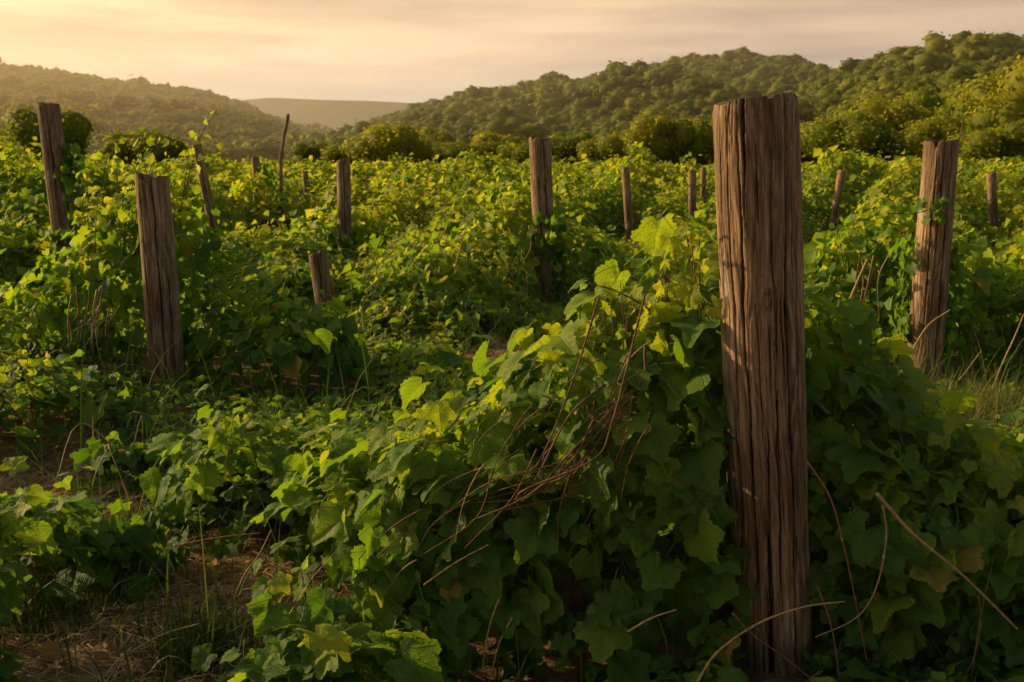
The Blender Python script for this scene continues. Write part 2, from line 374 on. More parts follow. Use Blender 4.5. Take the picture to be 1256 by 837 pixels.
TREES = [
 (62, 131, 100, 62, 'broad round tree standing behind the tall leaning post at far left'),
 (18, 158, 70, 66, 'low yellowish tree at the left edge beside the broad round tree'),
 (178, 164, 100, 75, 'low dark bushy tree below the left hill, above the shoots of the broken post'),
 (480, 160, 84, 95, 'largest dark dome-shaped tree in the middle of the field edge'),
 (427, 182, 52, 110, 'small green tree touching the dark dome-shaped tree on its left'),
 (384, 180, 46, 125, 'small hazy tree right of the thin crooked stick'),
 (536, 157, 44, 160, 'round pale tree above and right of the dark dome-shaped tree'),
 (556, 180, 66, 120, 'wide low tree right of the dark dome-shaped tree'),
 (607, 178, 70, 125, 'wide tree halfway between the dark dome-shaped tree and the middle post'),
 (640, 186, 50, 105, 'small tree just left of the middle post'),
 (700, 172, 56, 130, 'round tree just right of the middle post'),
 (735, 177, 58, 105, 'dark rounded tree left of the thin upright post at centre right'),
 (770, 170, 48, 150, 'pale tree peeking between two dark rounded trees at centre right'),
 (803, 156, 66, 112, 'tall rounded tree above the thin upright post at centre right'),
 (851, 150, 60, 112, 'round tree just left of the nearest post'),
 (900, 150, 80, 115, 'tree hidden mostly behind the nearest post'),
 (990, 160, 60, 112, 'tree just right of the nearest post'),
 (1037, 148, 96, 104, 'broad lit tree above the pale leaning post on the right'),
 (1092, 138, 90, 112, 'rounded tree left of the top of the big right post'),
 (1072, 124, 84, 135, 'upslope tree behind the broad lit tree on the right'),
 (1136, 112, 90, 135, 'upslope tree above the top of the big right post'),
 (1140, 150, 80, 100, 'dark tree directly behind the big right post'),
 (1190, 104, 80, 118, 'tall tree right of the top of the big right post'),
 (1238, 84, 110, 112, 'tallest tree at the right edge of the wood'),
 (1205, 158, 84, 92, 'low dark tree behind the small post at far right'),
 (1262, 150, 84, 90, 'low tree cut by the right edge of the picture'),
 (1325, 100, 110, 105, 'tall tree beyond the right edge'),
]
for k, (px, top, w, Y, lab) in enumerate(TREES[:-1]): tree(px, top, w, Y, lab, k)

# ------------------------------------------------------------------ wooden posts
FR = -math.pi / 2     # angle facing the camera
def post(top, base, Y, dia, label, seed, nu=64, nv=120, cracks=(), taper=0.06, Yt=None, bend=None, name='wooden_post', cat='post', group='old vineyard posts', topslope=(0, 0), knots=(), rough=1.0, n_checks=14):
    g = np.random.default_rng(seed)
    T = at(top[0], top[1], Y if Yt is None else Yt); B = at(base[0], base[1], Y)
    ax = T - B; B = B - ax * ((B[2] + 0.35) / ax[2]); ax = T - B; Ln = np.linalg.norm(ax)
    rad = dia / 2
    th = np.linspace(0, 2 * math.pi, nu, endpoint=False); v = np.linspace(0, 1, nv)
    VV, TH = np.meshgrid(v, th, indexing='ij'); Zl = VV * Ln
    cx, sy = np.cos(TH), np.sin(TH); dk = 1.0 / max(dia, 0.02)
    shape = 1 + 0.08 * (fbm(cx * 1.1, sy * 1.1, Zl * 0.5, seed, 2) - 0.5) + 0.10 * (fbm(cx * 1.6 + 5, sy * 1.6, Zl * 2.0, seed + 3, 2) - 0.5)
    shape *= 1 + taper * (1 - VV)
    wob = (fbm(cx * 1.2, sy * 1.2, Zl * 2.5, seed + 9, 3) - 0.5) * 0.8
    c2, s2 = np.cos(TH + wob), np.sin(TH + wob)
    g1 = fbm(c2 * 5, s2 * 5, Zl * 3.2, seed + 1, 3); rid1 = 1 - np.abs(2 * g1 - 1)
    g2 = fbm(c2 * 14, s2 * 14, Zl * 8.0, seed + 2, 3); rid2 = 1 - np.abs(2 * g2 - 1)
    groove = 0.020 * np.clip((rid1 - 0.80) / 0.2, 0, 1) ** 1.3 + 0.014 * np.clip((rid2 - 0.72) / 0.28, 0, 1)
    fine = 0.020 * (fbm(c2 * 34, s2 * 34, Zl * 5, seed + 4, 2) - 0.5) if nu > 100 else 0
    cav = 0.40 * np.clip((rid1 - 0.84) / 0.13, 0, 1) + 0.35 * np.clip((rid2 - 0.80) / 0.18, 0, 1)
    cracks = list(cracks)
    for q in range(int(n_checks)):
        vc = g.uniform(0.0, 1.0); ln = g.uniform(0.03, 0.14); cracks.append((FR + g.uniform(-1.7, 1.7), vc - ln, vc + ln, g.uniform(0.010, 0.024), g.uniform(0.03, 0.075)))
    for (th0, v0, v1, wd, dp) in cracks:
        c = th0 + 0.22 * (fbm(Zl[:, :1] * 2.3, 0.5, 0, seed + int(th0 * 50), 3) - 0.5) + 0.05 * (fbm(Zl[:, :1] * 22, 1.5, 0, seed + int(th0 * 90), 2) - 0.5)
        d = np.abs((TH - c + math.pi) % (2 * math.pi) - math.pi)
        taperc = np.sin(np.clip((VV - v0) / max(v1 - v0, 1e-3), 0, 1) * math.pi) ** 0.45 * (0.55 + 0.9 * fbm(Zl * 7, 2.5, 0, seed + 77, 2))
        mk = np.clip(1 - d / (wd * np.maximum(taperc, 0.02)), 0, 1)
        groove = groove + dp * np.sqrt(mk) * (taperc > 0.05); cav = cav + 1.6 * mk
    for (th0, vk, sz) in knots:
        d = np.hypot(((TH - th0 + math.pi) % (2 * math.pi) - math.pi) * rad, (Zl - vk * Ln) * 0.6) / sz
        groove = groove + 0.05 * np.exp(-d * d * 1.2) * np.cos(d * 5.5) * rough; cav = cav + 0.35 * np.exp(-((d - 0.5) / .3) ** 2) - 0.5 * np.exp(-(d / 0.3) ** 2)
    rr = rad * shape * (1 - rough * groove + fine)
    Zt = Zl.copy()
    chip = (fbm(np.cos(th) * 2.3, np.sin(th) * 2.3, 0.3, seed + 6, 3) - 0.5) * 0.16 * dia
    chip += (fbm(np.cos(th) * 9, np.sin(th) * 9, 0.3, seed + 8, 2) - 0.5) * 0.035 * dia
    chip += (topslope[0] * np.cos(th) + topslope[1] * np.sin(th)) * rad
    for q in range(3):
        tn = FR + g.uniform(-1.5, 1.5); chip -= np.exp(-(((th - tn + math.pi) % (2 * math.pi) - math.pi) / g.uniform(0.05, 0.16)) ** 2) * dia * g.uniform(0.05, 0.16)
    fade = np.clip((VV - (1 - 1.2 * dia / Ln)) / (1.2 * dia / Ln), 0, 1)
    Zt = Zt + chip[None] * fade
    rr = rr * (1 - 0.035 * np.clip((VV - (1 - 0.10 * dia / Ln)) / (0.10 * dia / Ln), 0, 1))
    X, Yy = rr * cx, rr * sy
    if bend is not None:
        bx = np.interp(v, [b[0] for b in bend], [b[1] for b in bend])[:, None]; X = X + bx
    Vs = [np.stack([X, Yy, Zt], -1).reshape(-1, 3)]; cv = [np.clip(cav, 0, 1).ravel()]
    rings = [0.86, 0.6, 0.3]
    for f in rings:                                   # uneven sawn end
        zz = Zt[-1] * f + (1 - f) * Zt[-1].mean() + (fbm(np.cos(th) * f * 12, np.sin(th) * f * 12, 1.1, seed, 2) - 0.5) * 0.05 * dia
        bx = 0 if bend is None else bend[-1][1]
        Vs.append(np.stack([(X[-1] - bx) * f + bx, Yy[-1] * f, zz], -1)); cv.append(np.clip(cav[-1] * 0.8 + 0.5 * (fbm(np.cos(th) * f * 14, np.sin(th) * f * 14, 3, seed, 2) > .56), 0, 1))
    V = np.vstack(Vs + [[[0 if bend is None else bend[-1][1], 0, Zt[-1].mean()]]]); cv = np.concatenate(cv + [[0.5]])
    nr = nv + len(rings)
    i, j = np.meshgrid(np.arange(nr - 1), np.arange(nu), indexing='ij'); j2 = (j + 1) % nu
    q = np.stack([i * nu + j, i * nu + j2, (i + 1) * nu + j2, (i + 1) * nu + j], -1).reshape(-1, 4)
    k = np.arange(nu); tr = np.stack([(nr - 1) * nu + k, (nr - 1) * nu + (k + 1) % nu, np.full(nu, len(V) - 1)], 1)
    mi = np.concatenate([np.zeros((nv - 1) * nu, int), np.ones(len(rings) * nu, int), np.ones(nu, int)])
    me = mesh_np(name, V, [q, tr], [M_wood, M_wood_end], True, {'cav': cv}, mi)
    o = obj(name, me)
    zax = Vector(ax).normalized(); xax = Vector((1, 0, 0)); yax = zax.cross(xax).normalized(); xax = yax.cross(zax)
    M = Matrix((xax, yax, zax)).transposed().to_4x4(); M.translation = Vector(B); o.matrix_world = M
    tag(o, label, cat, group); return o, B, T
POSTS = {}
POSTS['near'] = post((926, 124), (949, 828), 2.42, 0.205, 'thick cracked weathered post nearest the camera, right of centre', 3, 420, 760,
     cracks=[(FR + 0.42, 0.0, 1.04, 0.050, 0.16), (FR - 0.62, 0.25, 1.03, 0.028, 0.09), (FR - 0.30, 0.0, 0.42, 0.055, 0.16), (FR - 0.95, 0.5, 1.0, 0.03, 0.08), (FR + 0.02, 0.28, 0.62, 0.022, 0.08), (FR + 0.75, 0.35, 0.8, 0.02, 0.06), (FR + 0.62, 0.0, 0.4, 0.04, 0.10), (FR - 0.55, 0.9, 1.04, 0.06, 0.14)],
     taper=-0.03, knots=[(FR - 0.10, 0.745, 0.020)], topslope=(0.05, 0), n_checks=60)
POSTS['left_front'] = post((186, 215), (207, 470), 5.7, 0.180, 'thick dark post with a rough top at front left, shoots rising behind it', 12, 200, 320,
     cracks=[(FR + 0.3, 0.1, 1.03, 0.06, 0.14), (FR - 0.5, 0.4, 1.03, 0.05, 0.12), (FR + 0.8, 0.0, 0.7, 0.05, 0.1)], taper=0.16, topslope=(-0.1, 0.0))
POSTS['left_far'] = post((59, 127), (91, 380), 8.7, 0.185, 'tall dark post leaning left near the left edge', 15, 140, 240, cracks=[(FR + 0.2, 0.4, 1.03, 0.06, 0.12), (FR - 0.6, 0.0, 0.8, 0.05, 0.1)], taper=0.18, topslope=(-0.12, 0))
POSTS['middle'] = post((662, 169), (671, 378), 9.0, 0.195, 'thick straight post rising from vines at the centre', 18, 140, 240, cracks=[(FR + 0.35, 0.3, 1.03, 0.07, 0.14), (FR - 0.3, 0.2, 0.8, 0.05, 0.12)], topslope=(-0.08, 0))
POSTS['right'] = post((1155, 173), (1131, 478), 5.6, 0.180, 'big weathered post leaning right at the right side', 21, 220, 340, cracks=[(FR + 0.25, 0.15, 1.03, 0.055, 0.15), (FR - 0.6, 0.4, 1.0, 0.05, 0.12), (FR - 0.2, 0.55, 1.03, 0.03, 0.09)], taper=0.10, topslope=(0.0, 0))
POSTS['p420'] = post((421, 195), (424, 322), 13.0, 0.175, 'medium upright post left of centre with a slanted top', 24, 90, 140, cracks=[(FR + 0.2, 0.2, 1.02, 0.08, 0.12)], topslope=(0.35, 0))
POSTS['stub'] = post((389, 309), (402, 390), 8.1, 0.15, 'short broken stub post leaning left among low vines', 27, 90, 120, cracks=[(FR + 0.1, 0.2, 1.02, 0.08, 0.14)], topslope=(0.3, 0), taper=0.15)
POSTS['p248'] = post((241, 178), (267, 303), 12.5, 0.115, 'slim post leaning left behind the thick front left post', 30, 60, 100, cracks=[(FR + 0.2, 0.2, 1.02, 0.1, 0.12)])
POSTS['stick'] = post((349, 140), (346, 262), 17.0, 0.062, 'thin dark crooked stick with a bent top', 33, 32, 80, bend=[(0, 0), (0.5, -0.02), (0.68, -0.05), (0.85, 0.0), (0.96, 0.05), (1.0, 0.055)], name='crooked_stick', cat='stick', taper=0.2, topslope=(0.3, 0))
POSTS['p315'] = post((313, 193), (322, 290), 17.0, 0.14, 'slim post wrapped in leaves left of the crooked stick', 36, 48, 80)
POSTS['p375'] = post((374, 210), (379, 268), 24.0, 0.14, 'small dark post between the crooked stick and the medium post', 39, 40, 60)
POSTS['p440'] = post((440, 221), (443, 262), 27.0, 0.13, 'small post just right of the medium slanted-top post', 42, 40, 60)
POSTS['p462'] = post((462, 238), (463, 268), 25.0, 0.13, 'tiny dark stub low in the vines right of the medium post', 45, 40, 50)
POSTS['p497'] = post((497, 217), (498, 275), 21.0, 0.16, 'dark leaf covered stump left of the centre post', 48, 40, 60)
POSTS['p770'] = post((767, 205), (773, 300), 15.6, 0.125, 'slim upright post right of the centre post', 51, 60, 90)
POSTS['p805'] = post((808, 216), (806, 258), 30.0, 0.13, 'faint thin post far back between two slim posts', 54, 32, 50)
POSTS['p848'] = post((849, 209), (849, 288), 17.5, 0.135, 'slim upright post just left of the nearest post', 57, 48, 80)
POSTS['p863'] = post((863, 206), (862, 262), 26.0, 0.15, 'dim far post against the nearest post left edge', 60, 32, 60)
POSTS['p983'] = post((982, 229), (983, 275), 24.0, 0.14, 'small far post just right of the nearest post', 63, 32, 60)
POSTS['p1028'] = post((1033, 209), (1018, 300), 15.5, 0.125, 'slim pale post leaning right, left of the big right post', 66, 60, 90, cracks=[(FR + 0.2, 0.2, 1.02, 0.1, 0.12)])
POSTS['p1218'] = post((1216, 212), (1219, 290), 17.0, 0.155, 'short upright post at the far right edge', 69, 48, 80)

# ------------------------------------------------------------------ vine leaves: templates
def leaf_outline(th, g, teeth=True, lob=0.13):
    """th measured from the tip direction; returns radius about the blade centre"""
    r = 0.47 + lob * 0.42 * np.cos(5 * th) + 0.04 * np.cos(th)
    r = r - 0.17 * np.exp(-((np.abs(th) - math.pi) / 0.30) ** 2)           # notch at the stalk
    r = r + 0.07 * np.exp(-(th / 0.22) ** 2)
    if teeth: r = r + 0.022 * np.abs(np.sin(th * 11.5)) + 0.012 * g.normal(size=len(th))
    return r
def leaf_hi(seed, no=44):
    g = np.random.default_rng(seed); th = np.linspace(-math.pi, math.pi, no, endpoint=False)
    r = leaf_outline(th, g, False, g.uniform(0.07, 0.24)); r = r + np.where(np.arange(no) % 2, 0.020, -0.020) + 0.012 * g.normal(size=no); cy = 0.44
    pts = [(0, cy)]
    for f in (0.38, 0.72, 1.0):
        for a, q in zip(th, r): pts.append((math.sin(a) * q * f * (1.0 + 0.08), cy + math.cos(a) * q * f))
    P = np.array(pts); x, y = P[:, 0], P[:, 1]
    rad = np.hypot(x, y); ang = np.arctan2(x, y + 0.02)
    fold = g.uniform(0.10, 0.42); droop = g.uniform(0.12, 0.6)
    z = fold * np.abs(x) - droop * np.maximum(y - 0.2, 0) ** 2 - g.uniform(0, .35) * x * x
    z += 0.045 * np.cos(ang / R(38) * 2 * math.pi) * np.minimum(rad, 0.6) * -1
    z += g.uniform(0.03, 0.07) * np.sin(ang * 4 + g.uniform(0, 6)) * rad ** 2 + 0.035 * np.sin(x * 9 + g.uniform(0, 6)) * np.sin(y * 8 + g.uniform(0, 6))
    V = np.stack([x, y, z], 1)
    k = np.arange(no); k2 = (k + 1) % no
    t0 = np.stack([np.zeros(no, int), 1 + k2, 1 + k], 1)
    ql = []
    for ring in (0, 1): a = 1 + ring * no; b_ = a + no; ql.append(np.stack([a + k, a + k2, b_ + k2, b_ + k], 1))
    q = np.vstack(ql)
    tri = np.vstack([t0, q[:, [0, 1, 2]], q[:, [0, 2, 3]]])
    luv = np.stack([x, y, np.zeros_like(x)], 1)
    pv = np.array([[s_ * 0.014, yy, zz] for yy, zz in ((0.02, 0.0), (-0.35, -0.10 - 0.1 * g.uniform()), (-0.75, -0.45 * g.uniform(0.4, 1.3))) for s_ in (-1, 1)])
    b0 = len(V); pt = np.array([[0, 1, 3], [0, 3, 2], [2, 3, 5], [2, 5, 4]]) + b0
    return np.vstack([V, pv]), np.vstack([tri, pt]), np.vstack([luv, pv * [0, 1, 0]])
def leaf_mid(seed, no=11):
    g = np.random.default_rng(seed); th = np.linspace(-math.pi, math.pi, no, endpoint=False) + 0.0
    r = leaf_outline(th, g, False, 0.2) * g.uniform(0.88, 1.1, no); cy = 0.44
    x = np.concatenate([[0], np.sin(th) * r]); y = np.concatenate([[cy], cy + np.cos(th) * r])
    z = g.uniform(0.15, 0.5) * np.abs(x) - g.uniform(0.1, 0.6) * np.maximum(y - .25, 0) ** 2 + 0.05 * g.normal(size=no + 1)
    k = np.arange(no); tri = np.stack([np.zeros(no, int), 1 + (k + 1) % no, 1 + k], 1)
    return np.stack([x, y, z], 1), tri, np.stack([x, y, 0 * x], 1)
def leaf_lo(seed):
    g = np.random.default_rng(seed)
    V = np.array([[0, 0, 0], [0.48, 0.45, 0.15], [0, 1, -0.15], [-0.48, 0.45, 0.15 + 0.1 * g.normal()]], float)
    return V, np.array([[0, 1, 2], [0, 2, 3]]), np.stack([V[:, 0], V[:, 1], 0 * V[:, 0]], 1)
HI = [leaf_hi(300 + k) for k in range(12)]; MID = [leaf_mid(400 + k) for k in range(8)]; LO = [leaf_lo(500 + k) for k in range(4)]

class Leaves:
    """collects leaf placements, builds one mesh"""
    def __init__(s): s.d = []
    def add(s, P, Nrm, Tip, S, rnd, lod):
        if len(P): s.d.append((P, Nrm, Tip, S, rnd, lod))
    def build(s, name, parent=None):
        Vs, Fs, rn, luv = [], [], [], []; off = 0; hi = False
        g = np.random.default_rng(5)
        for P, Nrm, Tip, S, rnd, lod in s.d:
            lib = (HI, MID, LO)[lod]; hi |= lod == 0
            n = unit(Nrm); y = unit(Tip - n * np.sum(Tip * n, 1, keepdims=True)); x = np.cross(y, n)
            which = g.integers(0, len(lib), len(P))
            for k in range(len(lib)):
                m_ = which == k
                if not m_.any(): continue
                T, tri, uv = lib[k]; N = int(m_.sum())
                W = np.stack([x[m_], y[m_], n[m_]], 1) * S[m_][:, None, None]          # rows: axes
                flip = np.where(g.uniform(size=N) < 0.5, -1.0, 1.0)
                Tx = T[None] * np.stack([flip, np.ones(N), np.ones(N)], 1)[:, None, :]
                V = np.einsum('nij,njk->nik', Tx, W) + P[m_][:, None]
                Vs.append(V.reshape(-1, 3).astype(np.float32)); Fs.append((tri[None] + (np.arange(N) * len(T))[:, None, None]).reshape(-1, 3) + off)
                off += N * len(T); rn.append(np.repeat(rnd[m_], len(T))); luv.append(np.tile(uv, (N, 1)))
        if not Vs: return None
        at_ = {'rnd': np.concatenate(rn)}
        if hi: at_['luv'] = np.concatenate(luv)
        return obj(name, mesh_np(name, np.vstack(Vs), np.vstack(Fs), M_leaf if hi else M_leaf_far, True, at_), parent)

# ------------------------------------------------------------------ canopy shape
# each vine that can be told apart: label and a list of ridges (x0,y0,h0, x1,y1,h1, half width)
VINES = [
 dict(label='large sprawling grapevine with big lit leaves heaped left of the nearest post', seg=[(0.44, 2.66, 1.04, 0.20, 2.62, 0.84, 0.36), (0.20, 2.62, 0.84, -0.10, 2.68, 0.62, 0.36), (-0.10, 2.68, 0.62, -0.50, 2.80, 0.44, 0.34), (-0.30, 2.55, 0.34, -0.55, 2.42, 0.32, 0.30), (-0.40, 2.5, 0.3, -0.42, 2.15, 0.22, 0.24)]),
 dict(label='dark shaded grapevine hanging to the ground right of the nearest post', seg=[(0.72, 2.72, 0.94, 0.92, 2.74, 0.74, 0.34), (0.92, 2.74, 0.74, 1.55, 2.70, 0.34, 0.42)]),
 dict(label='low leafy grapevine spreading beside the bare straw patch at lower left', seg=[(-1.12, 3.15, 0.28, -0.92, 3.2, 0.42, 0.26), (-0.95, 3.2, 0.42, -0.62, 3.3, 0.40, 0.30)]),
 dict(label='grapevine cut by the left edge at the bottom left corner', seg=[(-1.46, 2.20, 0.30, -1.40, 2.75, 0.32, 0.26), (-1.40, 2.75, 0.32, -1.62, 3.0, 0.24, 0.22)]),
 dict(label='grapevine draped down the left side of the thick front left post', seg=[(-2.10, 6.15, 1.18, -2.42, 6.1, 1.02, 0.36), (-2.42, 6.1, 1.02, -2.95, 5.8, 0.5, 0.42), (-1.62, 5.95, 0.55, -1.2, 5.7, 0.48, 0.36)]),
 dict(label='dark grapevine climbing the foot of the tall left leaning post', seg=[(-3.75, 9.1, 0.92, -3.3, 9.0, 0.80, 0.42), (-4.2, 8.8, 0.6, -4.6, 8.9, 0.7, 0.4)]),
 dict(label='high bank of yellow green grapevine left of the tall left leaning post', seg=[(-6.4, 11.0, 1.25, -4.9, 11.2, 1.22, 1.0)]),
 dict(label='grapevine spilling down both sides of the centre post', seg=[(0.10, 9.4, 0.98, -0.25, 8.9, 0.72, 0.45), (-0.25, 8.9, 0.72, -0.7, 8.2, 0.42, 0.5), (0.55, 9.3, 0.72, 1.0, 9.0, 0.42, 0.45)]),
 dict(label='tall lit grapevine mound left of the big right post', seg=[(2.32, 6.3, 0.98, 2.0, 6.3, 0.70, 0.36), (2.0, 6.3, 0.70, 1.5, 6.4, 0.42, 0.40)]),
 dict(label='grapevine mound behind the right side of the big right post', seg=[(2.55, 6.2, 0.78, 3.2, 6.5, 0.58, 0.45)]),
 dict(label='dark grapevine around the foot of the medium slanted-top post', seg=[(-2.55, 13.3, 0.62, -1.75, 13.2, 0.52, 0.45)]),
 dict(label='dark grapevine wrapping the slim post left of the crooked stick', seg=[(-4.35, 16.8, 1.0, -3.8, 16.8, 0.85, 0.6)]),
 dict(label='leafy column of grapevine over the dark stump', seg=[(-2.3, 20.8, 1.0, -2.1, 20.8, 0.95, 0.42)]),
]
CLEAR = []   # ground left bare or grassy: (x, y, rx, ry)
for (px, py, rx, ry) in [(215, 800, 0.50, 0.36), (290, 735, 0.30, 0.26), (100, 640, 0.36, 0.36), (160, 690, 0.18, 0.2), (120, 575, 0.34, 0.32), (640, 437, 0.40, 0.55), (1225, 550, 0.36, 0.40)]:
    q = gnd(px, py); CLEAR.append((q[0], q[1], rx, ry))
CLEAR += [(-2.1, 2.6, 0.6, 0.7), (-2.2, 3.6, 0.7, 0.4), (-3.2, 3.2, 0.6, 0.6)]  # unseen gaps left of the view, added so sun reaches the straw
def clear_mask(x, y):
    m_ = np.zeros_like(x)
    for cx, cy, rx, ry in CLEAR: m_ = np.maximum(m_, 1 - sstep(0.75, 1.15, np.hypot((x - cx) / rx, (y - cy) / ry) + 0.35 * (vnoise(x * 5, y * 5, 0, 3) - .5)))
    return m_
def cover_h(x, y):
    r = np.hypot(x, y)
    base = 0.06 + 0.20 * sstep(2.7, 4.2, r) + 0.16 * sstep(5, 10, r) + 0.17 * sstep(10, 19, r)
    c1 = fbm(x * 0.62, y * 0.50, 0, 51, 2); c2 = vnoise(x * 2.0, y * 1.8, 0, 61)
    amp = 0.12 + 0.40 * sstep(3, 8, r) + 0.28 * sstep(9, 18, r)
    h = base + amp * (c1 - 0.5) * 2.0 + (0.16 + 0.34 * sstep(4, 10, r)) * (c2 - 0.5)
    h = h * (1 - 0.65 * sstep(-0.58, -0.68, np.arctan2(x, y)))  # unseen growth beyond the left edge lowered to let the sun in
    far_ = sstep(4.2, 6.5, r) * (1 - 0.8 * sstep(-0.58, -0.68, np.arctan2(x, y))); hump = sstep(0.52, 0.80, fbm(x * 0.85 + 7, y * 0.75, 0, 131, 2)) * 0.42; dip = sstep(0.44, 0.26, fbm(x * 0.9, y * 0.8 + 4, 0, 141, 2))
    h = h * (1 - 0.55 * dip * far_) + hump * far_
    # lower trough behind the front vine
    h *= 1 - 0.45 * np.exp(-((x - 0.25) / 0.9) ** 2 - ((y - 4.6) / 1.2) ** 2)
    # the growth is lower just around and in front of the farther posts
    for key, L in LOW.items():
        o, B, T = POSTS[key]; rp = np.hypot(B[0], B[1]); ux, uy = B[0] / rp, B[1] / rp
        al = (x - B[0]) * ux + (y - B[1]) * uy; ac = (x - B[0]) * uy - (y - B[1]) * ux
        h = h * (1 - 0.72 * np.exp(-(ac / 0.6) ** 2) * sstep(-L - 1.5, -L, al) * (1 - sstep(0.1, 0.7, al)))
    return np.maximum(h, 0.05)
LOW = {'left_far': 2.5, 'left_front': 1.3, 'middle': 1.6, 'right': 1.2, 'p440': 6, 'p462': 3, 'p375': 5, 'p770': 6, 'p805': 4, 'p848': 5, 'p863': 5, 'p983': 4, 'p1028': 9.5, 'p1218': 11, 'stub': 3.2, 'p248': 5.5, 'p420': 4, 'stick': 2, 'p315': 1.5}
def vine_h(seg, x, y, nz):
    h = np.zeros_like(x)
    for x0, y0, h0, x1, y1, h1, w in seg:
        dx, dy = x1 - x0, y1 - y0; u = np.clip(((x - x0) * dx + (y - y0) * dy) / (dx * dx + dy * dy), 0, 1)
        d = np.hypot(x - x0 - u * dx, y - y0 - u * dy) / w
        d = d + nz
        h = np.maximum(h, (h0 + u * (h1 - h0)) * np.sqrt(np.clip(1 - np.clip(d, 0, 1) ** 2.2, 0, 1)))
    return h
def canopy(x, y):
    """height of the leaves and which vine (or -1, the general cover) they belong to"""
    cm = clear_mask(x, y); h = cover_h(x, y) * (1 - cm); who = np.full(x.shape, -1); r = np.hypot(x, y)
    nz = 0.30 * (vnoise(x * 4, y * 4, 0, 71) - 0.5); n2 = 1 + 0.30 * (vnoise(x * 3.5, y * 3.5, 0, 81) - 0.5)
    for k, v in enumerate(VINES):
        sg = np.array(v['seg']); w_ = sg[:, 6].max() * 1.3
        I = np.nonzero((x > min(sg[:, 0].min(), sg[:, 3].min()) - w_) & (x < max(sg[:, 0].max(), sg[:, 3].max()) + w_) & (y > min(sg[:, 1].min(), sg[:, 4].min()) - w_) & (y < max(sg[:, 1].max(), sg[:, 4].max()) + w_))[0]
        if not len(I): continue
        hv = vine_h(v['seg'], x[I], y[I], nz[I]) * n2[I]
        b_ = hv > h[I] + 0.02; h[I] = np.where(b_, hv, h[I]); who[I] = np.where(b_, k, who[I])
    return h, who, cm

vine_leaves = [Leaves() for _ in VINES]; cover = Leaves()
NP = POSTS['near']
def clear_of_posts(P):
    """keep leaves out of the wood and off the camera side of the bigger posts' bare lengths"""
    ok = np.ones(len(P), bool)
    for key, rr, z0 in (('near', 0.115, 0.0), ('left_front', 0.12, 0.06), ('left_far', 0.10, 0.50), ('middle', 0.11, 0.25), ('right', 0.12, 0.05), ('p420', 0.11, 0.5), ('stub', 0.10, 0.10), ('p770', .09, .45), ('p848', .09, .5), ('p1028', .09, .5)):
        o, B, T = POSTS[key]; u = (P[:, 2] - B[2]) / (T[2] - B[2]); ax = B[0] + u * (T[0] - B[0]); ay = B[1]
        inside = np.hypot(P[:, 0] - ax, P[:, 1] - ay) < rr
        # between the camera and the post, close in front of it
        front = (P[:, 1] < ay) & (P[:, 1] > ay - 1.2) & (np.abs(P[:, 0] / P[:, 1] - ax / ay) < rr * 0.95 / ay) & (P[:, 2] > z0 + 0.10 * np.random.default_rng(1).normal(size=len(P)))
        ok &= ~(inside | front) | (u > 1.02)
    return ok
